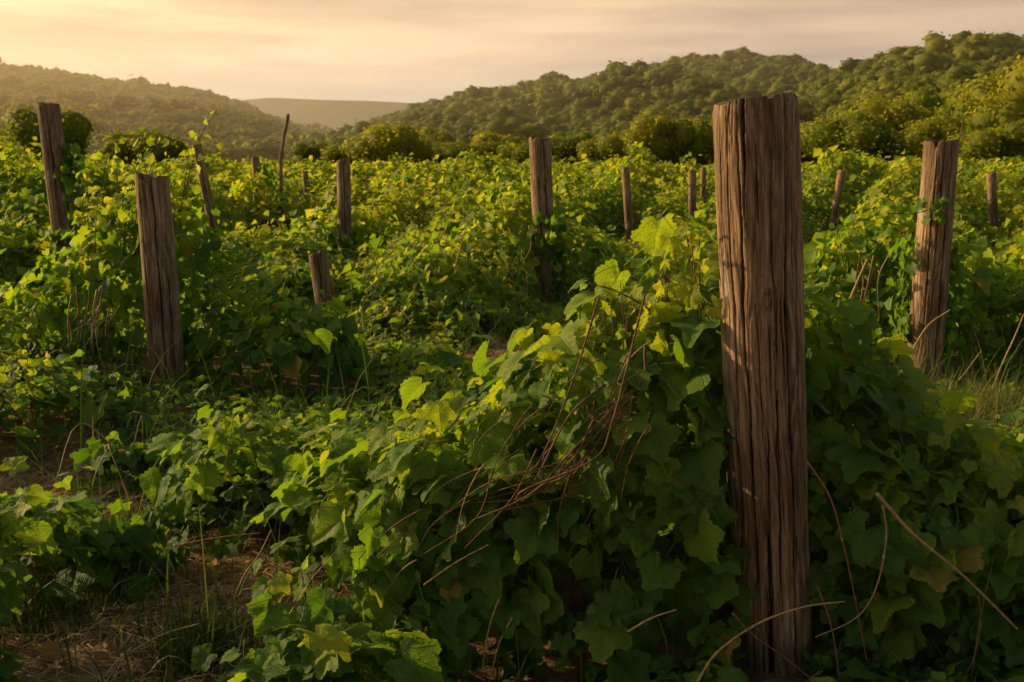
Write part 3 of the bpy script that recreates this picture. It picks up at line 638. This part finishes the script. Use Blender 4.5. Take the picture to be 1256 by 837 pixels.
def sample(xr, yr, dens, lod, size_fn, azlim, rlim, seed, layers=1.0, under=0.55):
    g = np.random.default_rng(seed); A = (xr[1] - xr[0]) * (yr[1] - yr[0]); N = int(A * dens * 2.2)
    for c0 in range(0, N, 400000):
        n = min(400000, N - c0)
        x = g.uniform(*xr, n); y = g.uniform(*yr, n); r = np.hypot(x, y); az = np.arctan2(x, y)
        k = (r > rlim[0]) & (r < rlim[1]) & (az > azlim[0]) & (az < azlim[1]); x, y, r = x[k], y[k], r[k]
        h, who, cm = canopy(x, y); e = 0.03
        hx = canopy(x + e, y)[0]; hy = canopy(x, y + e)[0]
        gx, gy = np.clip((hx - h) / e, -4, 4), np.clip((hy - h) / e, -4, 4)
        area = np.sqrt(1 + gx * gx + gy * gy)
        dn = dens * dens_fn(r) if dens_fn else dens
        keep = (g.uniform(size=len(x)) < area / 2.2 * (dn / dens)) & (h > 0.045) & (g.uniform(size=len(x)) > cm)
        x, y, r, h, who, gx, gy = x[keep], y[keep], r[keep], h[keep], who[keep], gx[keep], gy[keep]
        n = len(x)
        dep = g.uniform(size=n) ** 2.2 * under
        z = h * (1 - dep) + g.normal(size=n) * 0.035 * np.minimum(h / 0.4, 1.4) + gz(x, y)
        # small shoots standing above the rest
        z += np.where(g.uniform(size=n) < 0.06, g.exponential(0.05 + 0.07 * sstep(5, 14, r), n), 0) * (h > 0.2)
        z = np.maximum(z, gz(x, y) + 0.015)
        nrm = unit(np.stack([-gx, -gy, np.ones(n)], 1))
        N_ = unit(0.75 * nrm + np.array([0, 0, 0.35]) + 0.78 * rand_unit(n, g) + 0.22 * SUN)
        out_h = np.stack([-gx, -gy, 0 * gx], 1); out_h = out_h / np.maximum(1, np.linalg.norm(out_h, axis=1, keepdims=True))
        tip = np.array([0, 0, -0.9]) + 0.6 * out_h + 0.75 * rand_unit(n, g)
        S = size_fn(r) * np.clip(np.exp(g.normal(size=n) * 0.42), 0.4, 1.85)
        S = np.where(h < 0.15, S * 0.75, S)
        rnd = np.clip(0.40 + 0.18 * g.normal(size=n) + 0.20 * (fbm(x * 0.5, y * 0.5, 0, 91, 2) - 0.5) * 2 - 0.25 * dep + 0.10 + 0.22 * sstep(4, 14, r), 0, 0.93)  # far leaves yellower: their backlit glow is put into the colour
        rnd = np.clip(rnd - (0.20 * np.clip(np.hypot(gx, gy) - 0.6, 0, 1.3) + 0.20 * (1 - sstep(0.15, 0.5, z))) * (1 - sstep(4, 9, r)), 0, 1)  # top leaves young and yellow; shade of side and low ones put into colour
        rnd = np.where(g.uniform(size=n) < 0.008, 0.99, rnd)
        P = np.stack([x, y, z], 1); ok = clear_of_posts(P) & (np.hypot(x, y) > 1.75) & ~((who < 0) & (np.hypot(x, y) < 2.75) & (x < 0.2) & (h < 0.16))
        for w in range(-1, len(VINES)):
            m_ = ok & (who == w)
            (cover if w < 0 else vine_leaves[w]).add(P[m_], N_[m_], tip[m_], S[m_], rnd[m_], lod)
dens_fn = None
AZ = (R(-34), R(33))
sample((-3.4, 2.8), (1.6, 4.6), 1200, 0, lambda r: 0.069 - 0.010 * sstep(2.9, 3.6, r), (R(-38), R(34)), (1.75, 4.4), 1, under=0.8)
sample((-9.5, 8.0), (3.0, 13.2), 620, 1, lambda r: 0.060 + 0.0020 * r, AZ, (4.4, 13.0), 2)
dens_fn = lambda r: (0.098 / (0.098 + np.maximum(r - 13, 0) * 0.0030)) ** 2
sample((-27, 25), (10, 40), 330, 2, lambda r: 0.098 + np.maximum(r - 13, 0) * 0.0030, AZ, (13.0, 38.0), 3, under=0.4)
dens_fn = lambda r: (0.2 / (0.2 + np.maximum(r - 38, 0) * 0.0030)) ** 2
sample((-74, 70), (30, 112), 60, 2, lambda r: 0.2 + np.maximum(r - 38, 0) * 0.0030, AZ, (38.0, 112.0), 4, under=0.35)
dens_fn = None
# growth just outside the frame on the sunny side, which shades the near vines
sample((-9, 0), (0.6, 8.0), 260, 1, lambda r: 0.10 + 0 * r, (R(-85), R(-38)), (4.0, 9.0), 6)

# ---------------------------------------------------------------- leaves that climb posts, shoots
def climb(w, key, z0, z1, n, S, lod, spread=0.05, side=(0, 2 * math.pi), seed=1):
    g = np.random.default_rng(seed); o, B, T = POSTS[key]; u = (g.uniform(z0, z1, n) - B[2]) / (T[2] - B[2])
    C = B[None] + u[:, None] * (T - B)[None]; rad = float(o.dimensions.y) / 2 if False else 0.09
    a = g.uniform(side[0], side[1], n); d = np.stack([np.cos(a), np.sin(a), 0 * a], 1)
    P = C + d * (rad + np.abs(g.normal(size=(n, 1))) * spread)
    vine_leaves[w].add(P, d + 0.5 * rand_unit(n, g) + [0, 0, .2], np.array([0, 0, -1.0]) + 0.7 * rand_unit(n, g), S * g.uniform(0.6, 1.3, n), np.clip(0.3 + 0.15 * g.normal(size=n), 0, 0.9), lod)
climb(5, 'left_far', 0.0, 0.72, 200, 0.085, 1, 0.07, seed=2)
climb(5, 'left_far', 0.8, 1.45, 110, 0.085, 1, 0.06, (-0.9, 1.2), seed=3)
climb(7, 'middle', 0.05, 0.75, 90, 0.085, 1, 0.06, (-math.pi * .5, math.pi * .4), seed=4)
climb(7, 'middle', 0.5, 0.85, 45, 0.08, 1, 0.05, (-math.pi, 0), seed=5)
climb(10, 'p420', 0.0, 0.35, 90, 0.09, 1, 0.07, seed=6)
climb(11, 'p315', 0.4, 1.25, 220, 0.09, 1, 0.10, (-1.2, 1.8), seed=7)
climb(12, 'p497', 0.3, 1.0, 260, 0.10, 1, 0.10, seed=8)
climb(8, 'right', 0.98, 1.10, 16, 0.05, 1, 0.03, (-math.pi * .95, -math.pi * .5), seed=9)
climb(8, 'right', 0.25, 0.9, 60, 0.08, 1, 0.05, (math.pi * .6, math.pi * 1.15), seed=10)
climb(9, 'right', 0.25, 0.85, 70, 0.08, 1, 0.06, (-0.3, 1.2), seed=11)

vine_roots = []
for k, v in enumerate(VINES):
    s0 = v['seg'][0]; vine_roots.append(empty('grapevine', (s0[0], s0[1], 0), v['label'], 'grapevine', 'grapevines around the posts'))
def part(w, name, V, Fc, mat):
    o = obj(name, mesh_np(name, V - np.array(vine_roots[w].location), Fc, mat), vine_roots[w]); return o
def cane(w, pts, r0, r1, mat=None, ns=6):
    T = tube(pts, r0, r1, ns); part(w, 'cane', T[0], [T[1], T[2]], mat or M_cane); return T[3]
def shoot(w, pts, n, S, r0=0.004, lod=1, seed=0, rbase=0.7, tipdir=None):
    """a cane with alternate leaves that get smaller toward the tip"""
    g = np.random.default_rng(seed); P = cane(w, pts, r0, r0 * 0.4)
    i = np.linspace(len(P) * 0.12, len(P) - 1, n).astype(int); Q = P[i]
    side = np.where(np.arange(n) % 2, 1, -1)[:, None] * np.array([[0.8, 0.2, 0]]) + 0.5 * rand_unit(n, g)
    sz = S * np.linspace(1.1, 0.45, n) * g.uniform(0.8, 1.25, n)
    vine_leaves[w].add(Q + side * sz[:, None] * 0.35, unit(0.7 * rand_unit(n, g) + [0, -0.35, 0.55]), side + np.array([0, 0, -0.35]), sz, np.clip(rbase + 0.1 * g.normal(size=n), 0, 0.95), lod)
A3 = lambda L, Y: [at(px, py, Y + (q[0] if q else 0)) for px, py, *q in L]
# shoots rising behind the thick front left post
shoot(4, A3([(205, 330), (214, 260), (205, 205)], 5.95), 9, 0.10, seed=1)
shoot(4, A3([(160, 330), (170, 250), (192, 190), (196, 170)], 6.0), 10, 0.09, seed=2)
shoot(4, A3([(210, 300), (232, 215), (245, 170), (266, 136)], 6.1), 17, 0.075, seed=3)
shoot(4, A3([(120, 320), (128, 230), (140, 180), (147, 172)], 6.1), 8, 0.075, seed=4)
shoot(4, A3([(150, 290), (165, 215), (176, 165), (186, 155)], 6.2), 8, 0.075, seed=5)
shoot(4, A3([(215, 320), (226, 230), (232, 185)], 6.0), 10, 0.08, seed=6)
shoot(4, A3([(180, 240), (160, 200), (130, 195), (118, 190)], 6.1), 6, 0.075, seed=7)
g = np.random.default_rng(123)
for k in range(16):
    x0 = g.uniform(85, 218); top = g.uniform(165, 225) + abs(x0 - 190) * 0.35; dx = g.normal() * 14
    shoot(4, A3([(x0, 320), (x0 + dx * .3, (320 + top) / 2), (x0 + dx, top)], 6.15 + g.normal() * 0.12), int(g.integers(7, 13)), g.uniform(0.07, 0.11), seed=200 + k, rbase=0.78)
for k in range(14):
    x0 = g.uniform(730, 868); top = g.uniform(-40, -12) + 305 + (868 - x0) * 0.75; dx = g.normal() * 16 - 8
    shoot(0, A3([(x0 + 6, top + 110), (x0 + dx * .3, top + 50), (x0 + dx, top)], 2.55 + g.normal() * 0.06), int(g.integers(4, 8)), g.uniform(0.05, 0.085), 0.0025, 0, seed=300 + k, rbase=0.72)
for k in range(9):
    x0 = g.uniform(0, 55); top = g.uniform(180, 215); dx = g.normal() * 12
    shoot(6, A3([(x0, 290), (x0 + dx * .3, (290 + top) / 2), (x0 + dx, top)], 10.6), 8, 0.11, seed=330 + k, rbase=0.78)
for k in range(10):
    x0 = g.uniform(575, 655); top = g.uniform(215, 250) + (655 - x0) * .5; dx = g.normal() * 12
    shoot(7, A3([(x0 + 5, 330), (x0 + dx * .3, (330 + top) / 2), (x0 + dx, top)], 9.2), 8, 0.09, seed=350 + k, rbase=0.78)
for k in range(9):
    x0 = g.uniform(1020, 1125); top = g.uniform(245, 285); dx = g.normal() * 12
    shoot(8, A3([(x0 + 5, 360), (x0 + dx * .3, (360 + top) / 2), (x0 + dx, top)], 6.2), 8, 0.08, seed=370 + k, rbase=0.75)
# shoot reaching left from the front vine, with two small leaves
shoot(0, A3([(812, 392), (785, 372), (752, 356), (722, 348)], 2.5), 5, 0.045, 0.003, 0, seed=8)
shoot(0, A3([(840, 430), (838, 360), (828, 312), (838, 298)], 2.62), 8, 0.075, 0.003, 0, seed=9)
# shoots at the big right post
shoot(9, A3([(1166, 210), (1176, 172), (1181, 150), (1175, 140)], 5.68), 3, 0.045, 0.0045, 1, seed=10)
shoot(9, A3([(1150, 250), (1165, 222), (1182, 206), (1192, 200)], 5.9), 6, 0.05, seed=11)
shoot(8, A3([(1085, 262), (1120, 262), (1138, 258)], 5.45), 5, 0.05, seed=12)
# brown cane bundle drooping through the front vine
g = np.random.default_rng(77)
for k in range(18):
    j = lambda s: g.normal() * s * (1.0 if k < 9 else 1.9)
    a = (785 + j(14), 440 + j(26)); b_ = (752 + j(12), 505 + j(14)); c = (705 + j(12), 565 + j(10)); d = (650 + j(12), 602 + j(9)); e = (600 + j(20), 632 + j(12))
    Y = 2.35 + j(0.045)
    L = A3([(*a, 0.1), (*b_, 0.03), (*c, -0.02), (*d, -0.03), (*e, 0.04)], Y)
    if k % 3 == 0: L = L[:4]
    if k % 4 == 1: L = L[1:]
    cane(0, L, g.uniform(0.0022, 0.0042), 0.0014)
for k in range(26):                                          # stems trailing along the heap
    x0 = g.uniform(480, 850); yt = 330 + (860 - x0) * 0.72 + g.uniform(10, 150); dx = -g.uniform(30, 110); dy = g.uniform(30, 110)
    cane(0, A3([(x0, yt), (x0 + dx * .35, yt + dy * .2), (x0 + dx * .75, yt + dy * .55), (x0 + dx, yt + dy)], 2.36 + g.normal() * 0.05), g.uniform(0.0015, 0.003), 0.0009, M_cane if k % 3 else M_cane_tan)
for k in range(6):                                          # loose ends hanging off it
    x0, y0 = 690 + g.normal() * 60, 560 - g.normal() * 30
    L = A3([(x0, y0), (x0 - 10 + g.normal() * 12, y0 + 60), (x0 - 30 + g.normal() * 30, y0 + 120 + g.normal() * 20)], 2.28 + g.normal() * .02)
    cane(0, L, 0.0022, 0.001)
for pts in ([(612, 735), (600, 770), (590, 830)], [(628, 758), (612, 790), (600, 837)]): cane(0, A3(pts, 2.26), 0.0026, 0.0018, M_cane_tan)
# dead hanging stems on the draped left vine and the centre vine
for w, (cx, cy), sp, Y, n in ((4, (100, 390), 26, 5.45, 16), (7, (610, 350), 30, 8.0, 10), (8, (1052, 350), 16, 5.75, 8)):
    for k in range(n):
        x0, y0 = cx + g.normal() * sp, cy - 30 + g.normal() * sp * .6
        cane(w, A3([(x0, y0), (x0 - 4 + g.normal() * 5, y0 + 30), (x0 - 10 + g.normal() * 10, y0 + 66 + g.normal() * 14)], Y), 0.0045, 0.002, M_cane_tan if k % 2 else M_cane, 5)

# upright leafy sprigs and dead stems all through the general cover
g = np.random.default_rng(99); stems = []; dead = []
def ground_pts(n, rmin, rmax):
    r = np.sqrt(g.uniform(rmin ** 2, rmax ** 2, n)); a = g.uniform(R(-32), R(31), n); x, y = r * np.sin(a), r * np.cos(a)
    h, who, cm = canopy(x, y); k = (who < 0) & (cm < 0.2) & (h > 0.12); return x[k], y[k], h[k]
for (n, r0_, r1_, S, lod) in ((70, 2.9, 5.0, 0.045, 0), (330, 4.6, 12.0, 0.055, 1), (420, 12.0, 30.0, 0.085, 2)):
    for x, y, h in zip(*ground_pts(n, r0_, r1_)):
        L = g.uniform(0.12, 0.34) * (0.8 if lod == 0 else 1.15); d = g.normal(size=2) * 0.35; z = h + float(gz(x, y)) - 0.08
        pts = [(x, y, z - 0.1), (x + d[0] * L * .3, y + d[1] * L * .3, z + L * .55), (x + d[0] * L, y + d[1] * L, z + L)]
        T = tube(pts, 0.0022 + 0.0002 * y, 0.0010, 5, 4); stems.append(T); m_ = int(g.integers(5, 10)); Q = T[3][np.linspace(1, len(T[3]) - 1, m_).astype(int)]
        side = rand_unit(m_, g) * [1, 1, 0.3]; sz = S * np.linspace(1.25, 0.5, m_)
        if not clear_of_posts(Q).all(): continue
        cover.add(Q + side * sz[:, None] * 0.3, unit(0.8 * rand_unit(m_, g) + [0, 0, 0.5]), side + [0, 0, -.3], sz, np.clip(0.72 + 0.1 * g.normal(size=m_), 0, 0.95), lod)
for x, y, h in zip(*ground_pts(420, 2.8, 11.0)):
    L = g.uniform(0.15, 0.5); a = g.uniform(0, 6.28); z = h + float(gz(x, y))
    dead.append(tube([(x, y, z - g.uniform(0.02, .15)), (x + L * .5 * math.cos(a), y + L * .5 * math.sin(a), z + g.uniform(-0.02, 0.12)), (x + L * math.cos(a + .4), y + L * math.sin(a + .4), z - g.uniform(0.0, 0.2))], 0.0016 + 0.0003 * y, 0.0009 + 0.0001 * y, 5, 4))
V, Fc = merge(stems); tag(obj('vine_stems', mesh_np('vine_stems', V, Fc, M_cane_red)), 'thin stems of young shoots across the field', kind='stuff')
V, Fc = merge(dead); tag(obj('dead_vine_stems', mesh_np('dead_vine_stems', V, Fc, M_cane_tan)), 'dry dead vine stems tangled across the field', kind='stuff')
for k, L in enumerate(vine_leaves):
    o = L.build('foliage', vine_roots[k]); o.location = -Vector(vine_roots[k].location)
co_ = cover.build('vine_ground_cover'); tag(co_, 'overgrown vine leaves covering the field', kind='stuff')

# ------------------------------------------------------------------ bare canes and stalks that stand out
CANES = [
 ([(855, 837), (880, 800), (930, 765), (985, 745), (1036, 738)], 2.12, 0.0030, 'tan', 'long tan cane arching in front of the foot of the nearest post'),
 ([(990, 566), (1018, 610), (1035, 670), (1050, 740), (1063, 810)], 2.25, 0.0024, 'red', 'thin red cane hanging just right of the nearest post'),
 ([(1083, 620), (1087, 660), (1075, 720), (1050, 758), (1000, 782)], 2.22, 0.0024, 'tan', 'thin curved cane hooking left below the long diagonal cane'),
 ([(1075, 605), (1120, 655), (1180, 705), (1248, 772)], 2.20, 0.0042, 'tan', 'thick long diagonal cane sloping down at the lower right'),
 ([(1118, 640), (1135, 690), (1140, 730), (1168, 780)], 2.3, 0.0026, 'brown', 'brown drooping cane beneath the long diagonal cane'),
 ([(1200, 730), (1203, 765), (1195, 805), (1180, 837)], 2.2, 0.0020, 'brown', 'fine bowed cane near the bottom right corner'),
 ([(898, 752), (925, 780), (960, 805), (1000, 837)], 2.12, 0.0024, 'brown', 'brown cane crossing the very foot of the nearest post'),
 ([(1003, 720), (1020, 770), (1030, 837)], 2.2, 0.0020, 'red', 'short reddish cane at the bottom right of the nearest post'),
 ([(1104, 460), (1122, 425), (1140, 398), (1166, 380)], 5.2, 0.0065, 'tan', 'arched tan cane crossing in front of the big right post'),
 ([(1156, 486), (1180, 462), (1204, 430)], 5.2, 0.0045, 'tan', 'slanting stalk rising right of the foot of the big right post'),
 ([(1212, 492), (1228, 450), (1246, 410), (1256, 385)], 5.0, 0.0050, 'tan', 'tall pale stalk at the right edge beside the grass'),
 ([(1040, 375), (1052, 345), (1064, 318)], 5.7, 0.0090, 'tan', 'short thick brown cane leaning in the mound left of the big right post'),
 ([(213, 670), (265, 660), (320, 654)], 2.75, 0.0028, 'red', 'pinkish cane lying level across the low vine at lower left'),
 ([(276, 572), (281, 545), (287, 506)], 3.0, 0.0026, 'tan', 'upright dry stalk rising from the low vine at lower left'),
 ([(664, 480), (668, 455), (680, 428)], 4.2, 0.0038, 'tan', 'upright dry stalk above the centre of the front vine'),
 ([(558, 330), (566, 300), (575, 268)], 7.6, 0.0070, 'tan', 'bent dry stalk among vines left of the centre post'),
 ([(287, 735), (300, 705), (318, 680), (333, 650)], 2.5, 0.0022, 'tan', 'pale curved stem drooping onto the straw patch'),
 ([(520, 718), (560, 690), (600, 668)], 2.22, 0.0028, 'brown', 'brown cane poking left out of the front vine'),
 ([(160, 800), (200, 778), (245, 765)], 2.3, 0.0022, 'tan', 'long dry straw stem lying on the bare ground at lower left'),
 ([(770, 775), (800, 758), (830, 748)], 2.15, 0.0026, 'tan', 'short pale cane sticking out low in the front vine'),
]
for pts, Y, r, colr, lab in CANES:
    P = A3(pts, Y); c0 = P[0].copy(); T = tube(np.array(P) - c0, r, r * 0.55, 8, 30, lambda u: 1 + 0.30 * np.exp(-(((u * 9 + 0.3) % 1 - 0.5) / 0.06) ** 2) + 0.12 * (vnoise(u * 40, 0.5) - .5))
    o = obj('bare_cane', mesh_np('bare_cane', T[0], [T[1], T[2]], {'tan': M_cane_tan, 'red': M_cane_red, 'brown': M_cane}[colr]), None, c0)
    tag(o, lab, 'cane', 'bare canes and stalks')

# ------------------------------------------------------------------ straw and grass
def strands(n, posfn, length, width, lift, g, curve=0.4, upright=False):
    x, y = posfn(n); n = len(x); a = g.uniform(0, 2 * math.pi, n); L = length * np.exp(g.normal(size=n) * 0.4); z0 = gz(x, y)
    K = 5; t_ = np.linspace(0, 1, K); side = np.stack([-np.sin(a), np.cos(a)], 1)
    cv = g.normal(size=n) * curve
    if upright:
        lean = np.abs(g.normal(size=n)) * 0.5 + 0.1
        px = x[:, None] + np.cos(a)[:, None] * (L * lean)[:, None] * t_ ** 2; py = y[:, None] + np.sin(a)[:, None] * (L * lean)[:, None] * t_ ** 2
        pz = z0[:, None] + L[:, None] * (t_ - 0.25 * lean[:, None] * t_ ** 2)
    else:
        off = cv[:, None] * L[:, None] * t_ * (t_ - 1)
        px = x[:, None] + np.cos(a)[:, None] * L[:, None] * t_ + side[:, :1] * off; py = y[:, None] + np.sin(a)[:, None] * L[:, None] * t_ + side[:, 1:] * off
        hh = g.exponential(lift, n); sl = g.normal(size=n) * 0.12
        pz = gz(px, py) + 0.004 + hh[:, None] * (0.6 + 1.2 * t_ * (1 - t_)) + np.maximum(sl, 0)[:, None] * L[:, None] * t_
    w = width * g.uniform(0.6, 1.4, n)[:, None] * np.array([0.8, 1, 0.9, 0.6, 0.08])
    V = np.stack([np.stack([px - side[:, :1] * w, py - side[:, 1:] * w, pz], -1), np.stack([px + side[:, :1] * w, py + side[:, 1:] * w, pz + w * 0.5], -1)], 2)   # n,K,2,3
    b0 = (np.arange(n) * K * 2)[:, None]; k = np.arange(K - 1)[None] * 2
    q = np.stack([b0 + k, b0 + k + 1, b0 + k + 3, b0 + k + 2], -1).reshape(-1, 4)
    return V.reshape(-1, 3), q, np.repeat(np.clip(g.normal(size=n) * 0.25 + 0.45, 0, 1), K * 2)
g = np.random.default_rng(88)
def in_clear(ids, grow=1.25):
    def f(n):
        xs, ys = [], []
        for i in ids:
            cx, cy, rx, ry = CLEAR[i]; m_ = int(n * rx * ry / sum(CLEAR[q][2] * CLEAR[q][3] for q in ids)); a = g.uniform(0, 6.283, m_); d = np.sqrt(g.uniform(size=m_)) * grow
            xs.append(cx + rx * d * np.cos(a)); ys.append(cy + ry * d * np.sin(a))
        return np.concatenate(xs), np.concatenate(ys)
    return f
V, q, rn = strands(11000, in_clear([0, 1, 2, 3, 4, 5], 1.5), 0.11, 0.0012, 0.012, g)
tag(obj('straw', mesh_np('straw', V, q, M_straw, True, {'rnd': rn})), 'dry straw strewn over the bare ground', kind='stuff')
xx, yy = in_clear([0, 1, 2, 3, 4, 5, 6], 1.25)(230); dl = Leaves(); nn = len(xx)
dl.add(np.stack([xx, yy, gz(xx, yy) + 0.022], 1), unit(np.array([0, 0, 1.0]) + 0.45 * rand_unit(nn, g)), rand_unit(nn, g) * [1, 1, 0.1], 0.05 * np.exp(g.normal(size=nn) * .3), np.full(nn, 1.0), 1)
tag(dl.build('dead_leaves'), 'brown fallen leaves on the bare ground', kind='stuff')
def tufts(cens):
    def f(n):
        k = g.integers(0, len(cens), n); c = np.array(cens)[k]; return c[:, 0] + g.normal(size=n) * c[:, 2], c[:, 1] + g.normal(size=n) * c[:, 2]
    return f
tc = [(*gnd(px, py)[:2], s) for px, py, s in [(255, 805, 0.07), (235, 825, 0.06), (150, 690, 0.08), (70, 760, 0.1), (180, 640, 0.08), (455, 790, .07)]]
V1, q1, r1 = strands(2600, tufts(tc), 0.075, 0.0016, 0, g, upright=True)
def field_grass(n):
    x = g.uniform(-4, 4, n); y = g.uniform(2.2, 9, n); return x, y
V2, q2, r2 = strands(5000, field_grass, 0.22, 0.0022, 0, g, upright=True)
rg = gnd(1215, 545)
def right_grass(n): return rg[0] + g.normal(size=n) * 0.32, rg[1] + g.normal(size=n) * 0.32
V3, q3, r3 = strands(3200, right_grass, 0.17, 0.0020, 0, g, upright=True)
Vg = np.vstack([V1, V2, V3]); qg = np.vstack([q1, q2 + len(V1), q3 + len(V1) + len(V2)])
tag(obj('grass', mesh_np('grass', Vg, qg, M_grass, True, {'rnd': np.concatenate([r1 * .7, r2, np.clip(r3 + .2, 0, 1)])})), 'thin green and dry grass between the vines', kind='stuff')

# ------------------------------------------------------------------ valley haze (a real, thin volume over the far ground)
HAZE = True
if HAZE:
    m, t, out = new_mat('valley_haze')
    vs = t.n('ShaderNodeVolumeScatter', i={'Color': (1.0, 0.72, 0.46, 1), 'Density': 0.0014, 'Anisotropy': 0.68})
    t.t.links.new(vs.outputs[0], out.inputs['Volume'])
    x0, x1, y0, y1, z0, z1 = -1300, 1100, 130, 950, -6, 62
    V = np.array([[x, y, z] for z in (z0, z1) for y in (y0, y1) for x in (x0, x1)], float)
    q = np.array([[0, 2, 3, 1], [4, 5, 7, 6], [0, 1, 5, 4], [2, 6, 7, 3], [0, 4, 6, 2], [1, 3, 7, 5]])
    tag(obj('haze', mesh_np('haze', V, q, m, False)), kind='structure')

# ------------------------------------------------------------------ sky and sun
w = bpy.data.worlds.new("World"); scene.world = w; w.use_nodes = True
w.node_tree.nodes.clear(); t = NT(w.node_tree); out = t.n('ShaderNodeOutputWorld')
sky = t.n('ShaderNodeTexSky'); sky.sky_type = 'NISHITA'; sky.sun_disc = False; sky.sun_elevation = SUN_EL; sky.sun_rotation = SUN_AZ
sky.air_density = 1.6; sky.dust_density = 5.0; sky.ozone_density = 1.0
dirv = t.n('ShaderNodeTexCoord').outputs['Generated']
s = t.n('ShaderNodeSeparateXYZ', i={0: dirv}); el = s.outputs[2]
cl = t.noise(t.mapping(dirv, (2.2, 2.2, 20)), 1.4, 6, 0.55)
cl2 = t.noise(t.mapping(dirv, (1.2, 1.2, 5)), 1.3, 4)
glow = t.n('ShaderNodeVectorMath', operation='DOT_PRODUCT', i={0: dirv, 1: tuple(SUN)}).outputs['Value']
warm = t.ramp(t.m('MULTIPLY_ADD', glow, 0.5, 0.5), [(0.40, (5.6, 3.95, 3.0)), (0.56, (8.0, 5.15, 3.5)), (0.70, (10.6, 6.6, 4.1)), (0.95, (11.4, 7.0, 4.1))])
hz = t.n('ShaderNodeMapRange', interpolation_type='SMOOTHSTEP', i={0: el, 1: 0.30, 2: 0.02, 3: 0.0, 4: 0.92}).outputs[0]
base = t.mix(hz, t.mix(1.0, sky.outputs[0], (0.85, 0.85, 0.72), 'MULTIPLY'), warm)
cm = t.m('MULTIPLY', smooth01(t, t.m('ADD', t.m('MULTIPLY', cl, 0.6), t.m('MULTIPLY', cl2, 0.4)), 0.42, 0.60), smooth01(t, el, 0.03, 0.13))
lo = smooth01(t, el, 0.015, 0.11)
base = t.mix(lo, base, t.mix(1.0, base, t.ramp(t.m('ADD', t.m('MULTIPLY', cl, 0.7), t.m('MULTIPLY', cl2, 0.3)), [(0.40, (0.74, 0.72, 0.73)), (0.47, (0.90, 0.87, 0.87)), (0.53, (1.02, 0.98, 0.96)), (0.61, (1.24, 1.17, 1.09))]), 'MULTIPLY'))
bg = t.n('ShaderNodeBackground', i={'Color': base, 'Strength': 0.145}); t.t.links.new(bg.outputs[0], out.inputs[0])
sl = bpy.data.lights.new('sun', 'SUN'); sl.energy = 5.0; sl.angle = R(0.6); sl.color = (1.0, 0.74, 0.38)
so = link(bpy.data.objects.new('sun', sl)); so.rotation_euler = Vector([-v for v in SUN]).to_track_quat('-Z', 'Y').to_euler(); so.location = (-20, 10, 12)

# ------------------------------------------------------------------ camera
cd = bpy.data.cameras.new('camera'); cd.lens = 35; cd.sensor_width = 36; cd.clip_end = 9000; cd.clip_start = 0.05
cd.dof.use_dof = True; cd.dof.focus_distance = 2.55; cd.dof.aperture_fstop = 11.0
cam = link(bpy.data.objects.new('camera', cd)); cam.location = EYE; cam.rotation_euler = (math.pi / 2 - PITCH, 0, 0); scene.camera = cam
scene.view_settings.view_transform = 'Standard'; scene.view_settings.look = 'None'; scene.view_settings.exposure = 0
scene.render.engine = 'CYCLES'; cy = scene.cycles
cy.use_denoising = True; cy.denoiser = 'OPENIMAGEDENOISE'; cy.max_bounces = 8; cy.transparent_max_bounces = 8; cy.volume_bounces = 0; cy.transmission_bounces = 4; cy.diffuse_bounces = 3
cy.use_adaptive_sampling = True; cy.adaptive_threshold = 0.02; cy.sample_clamp_indirect = 6
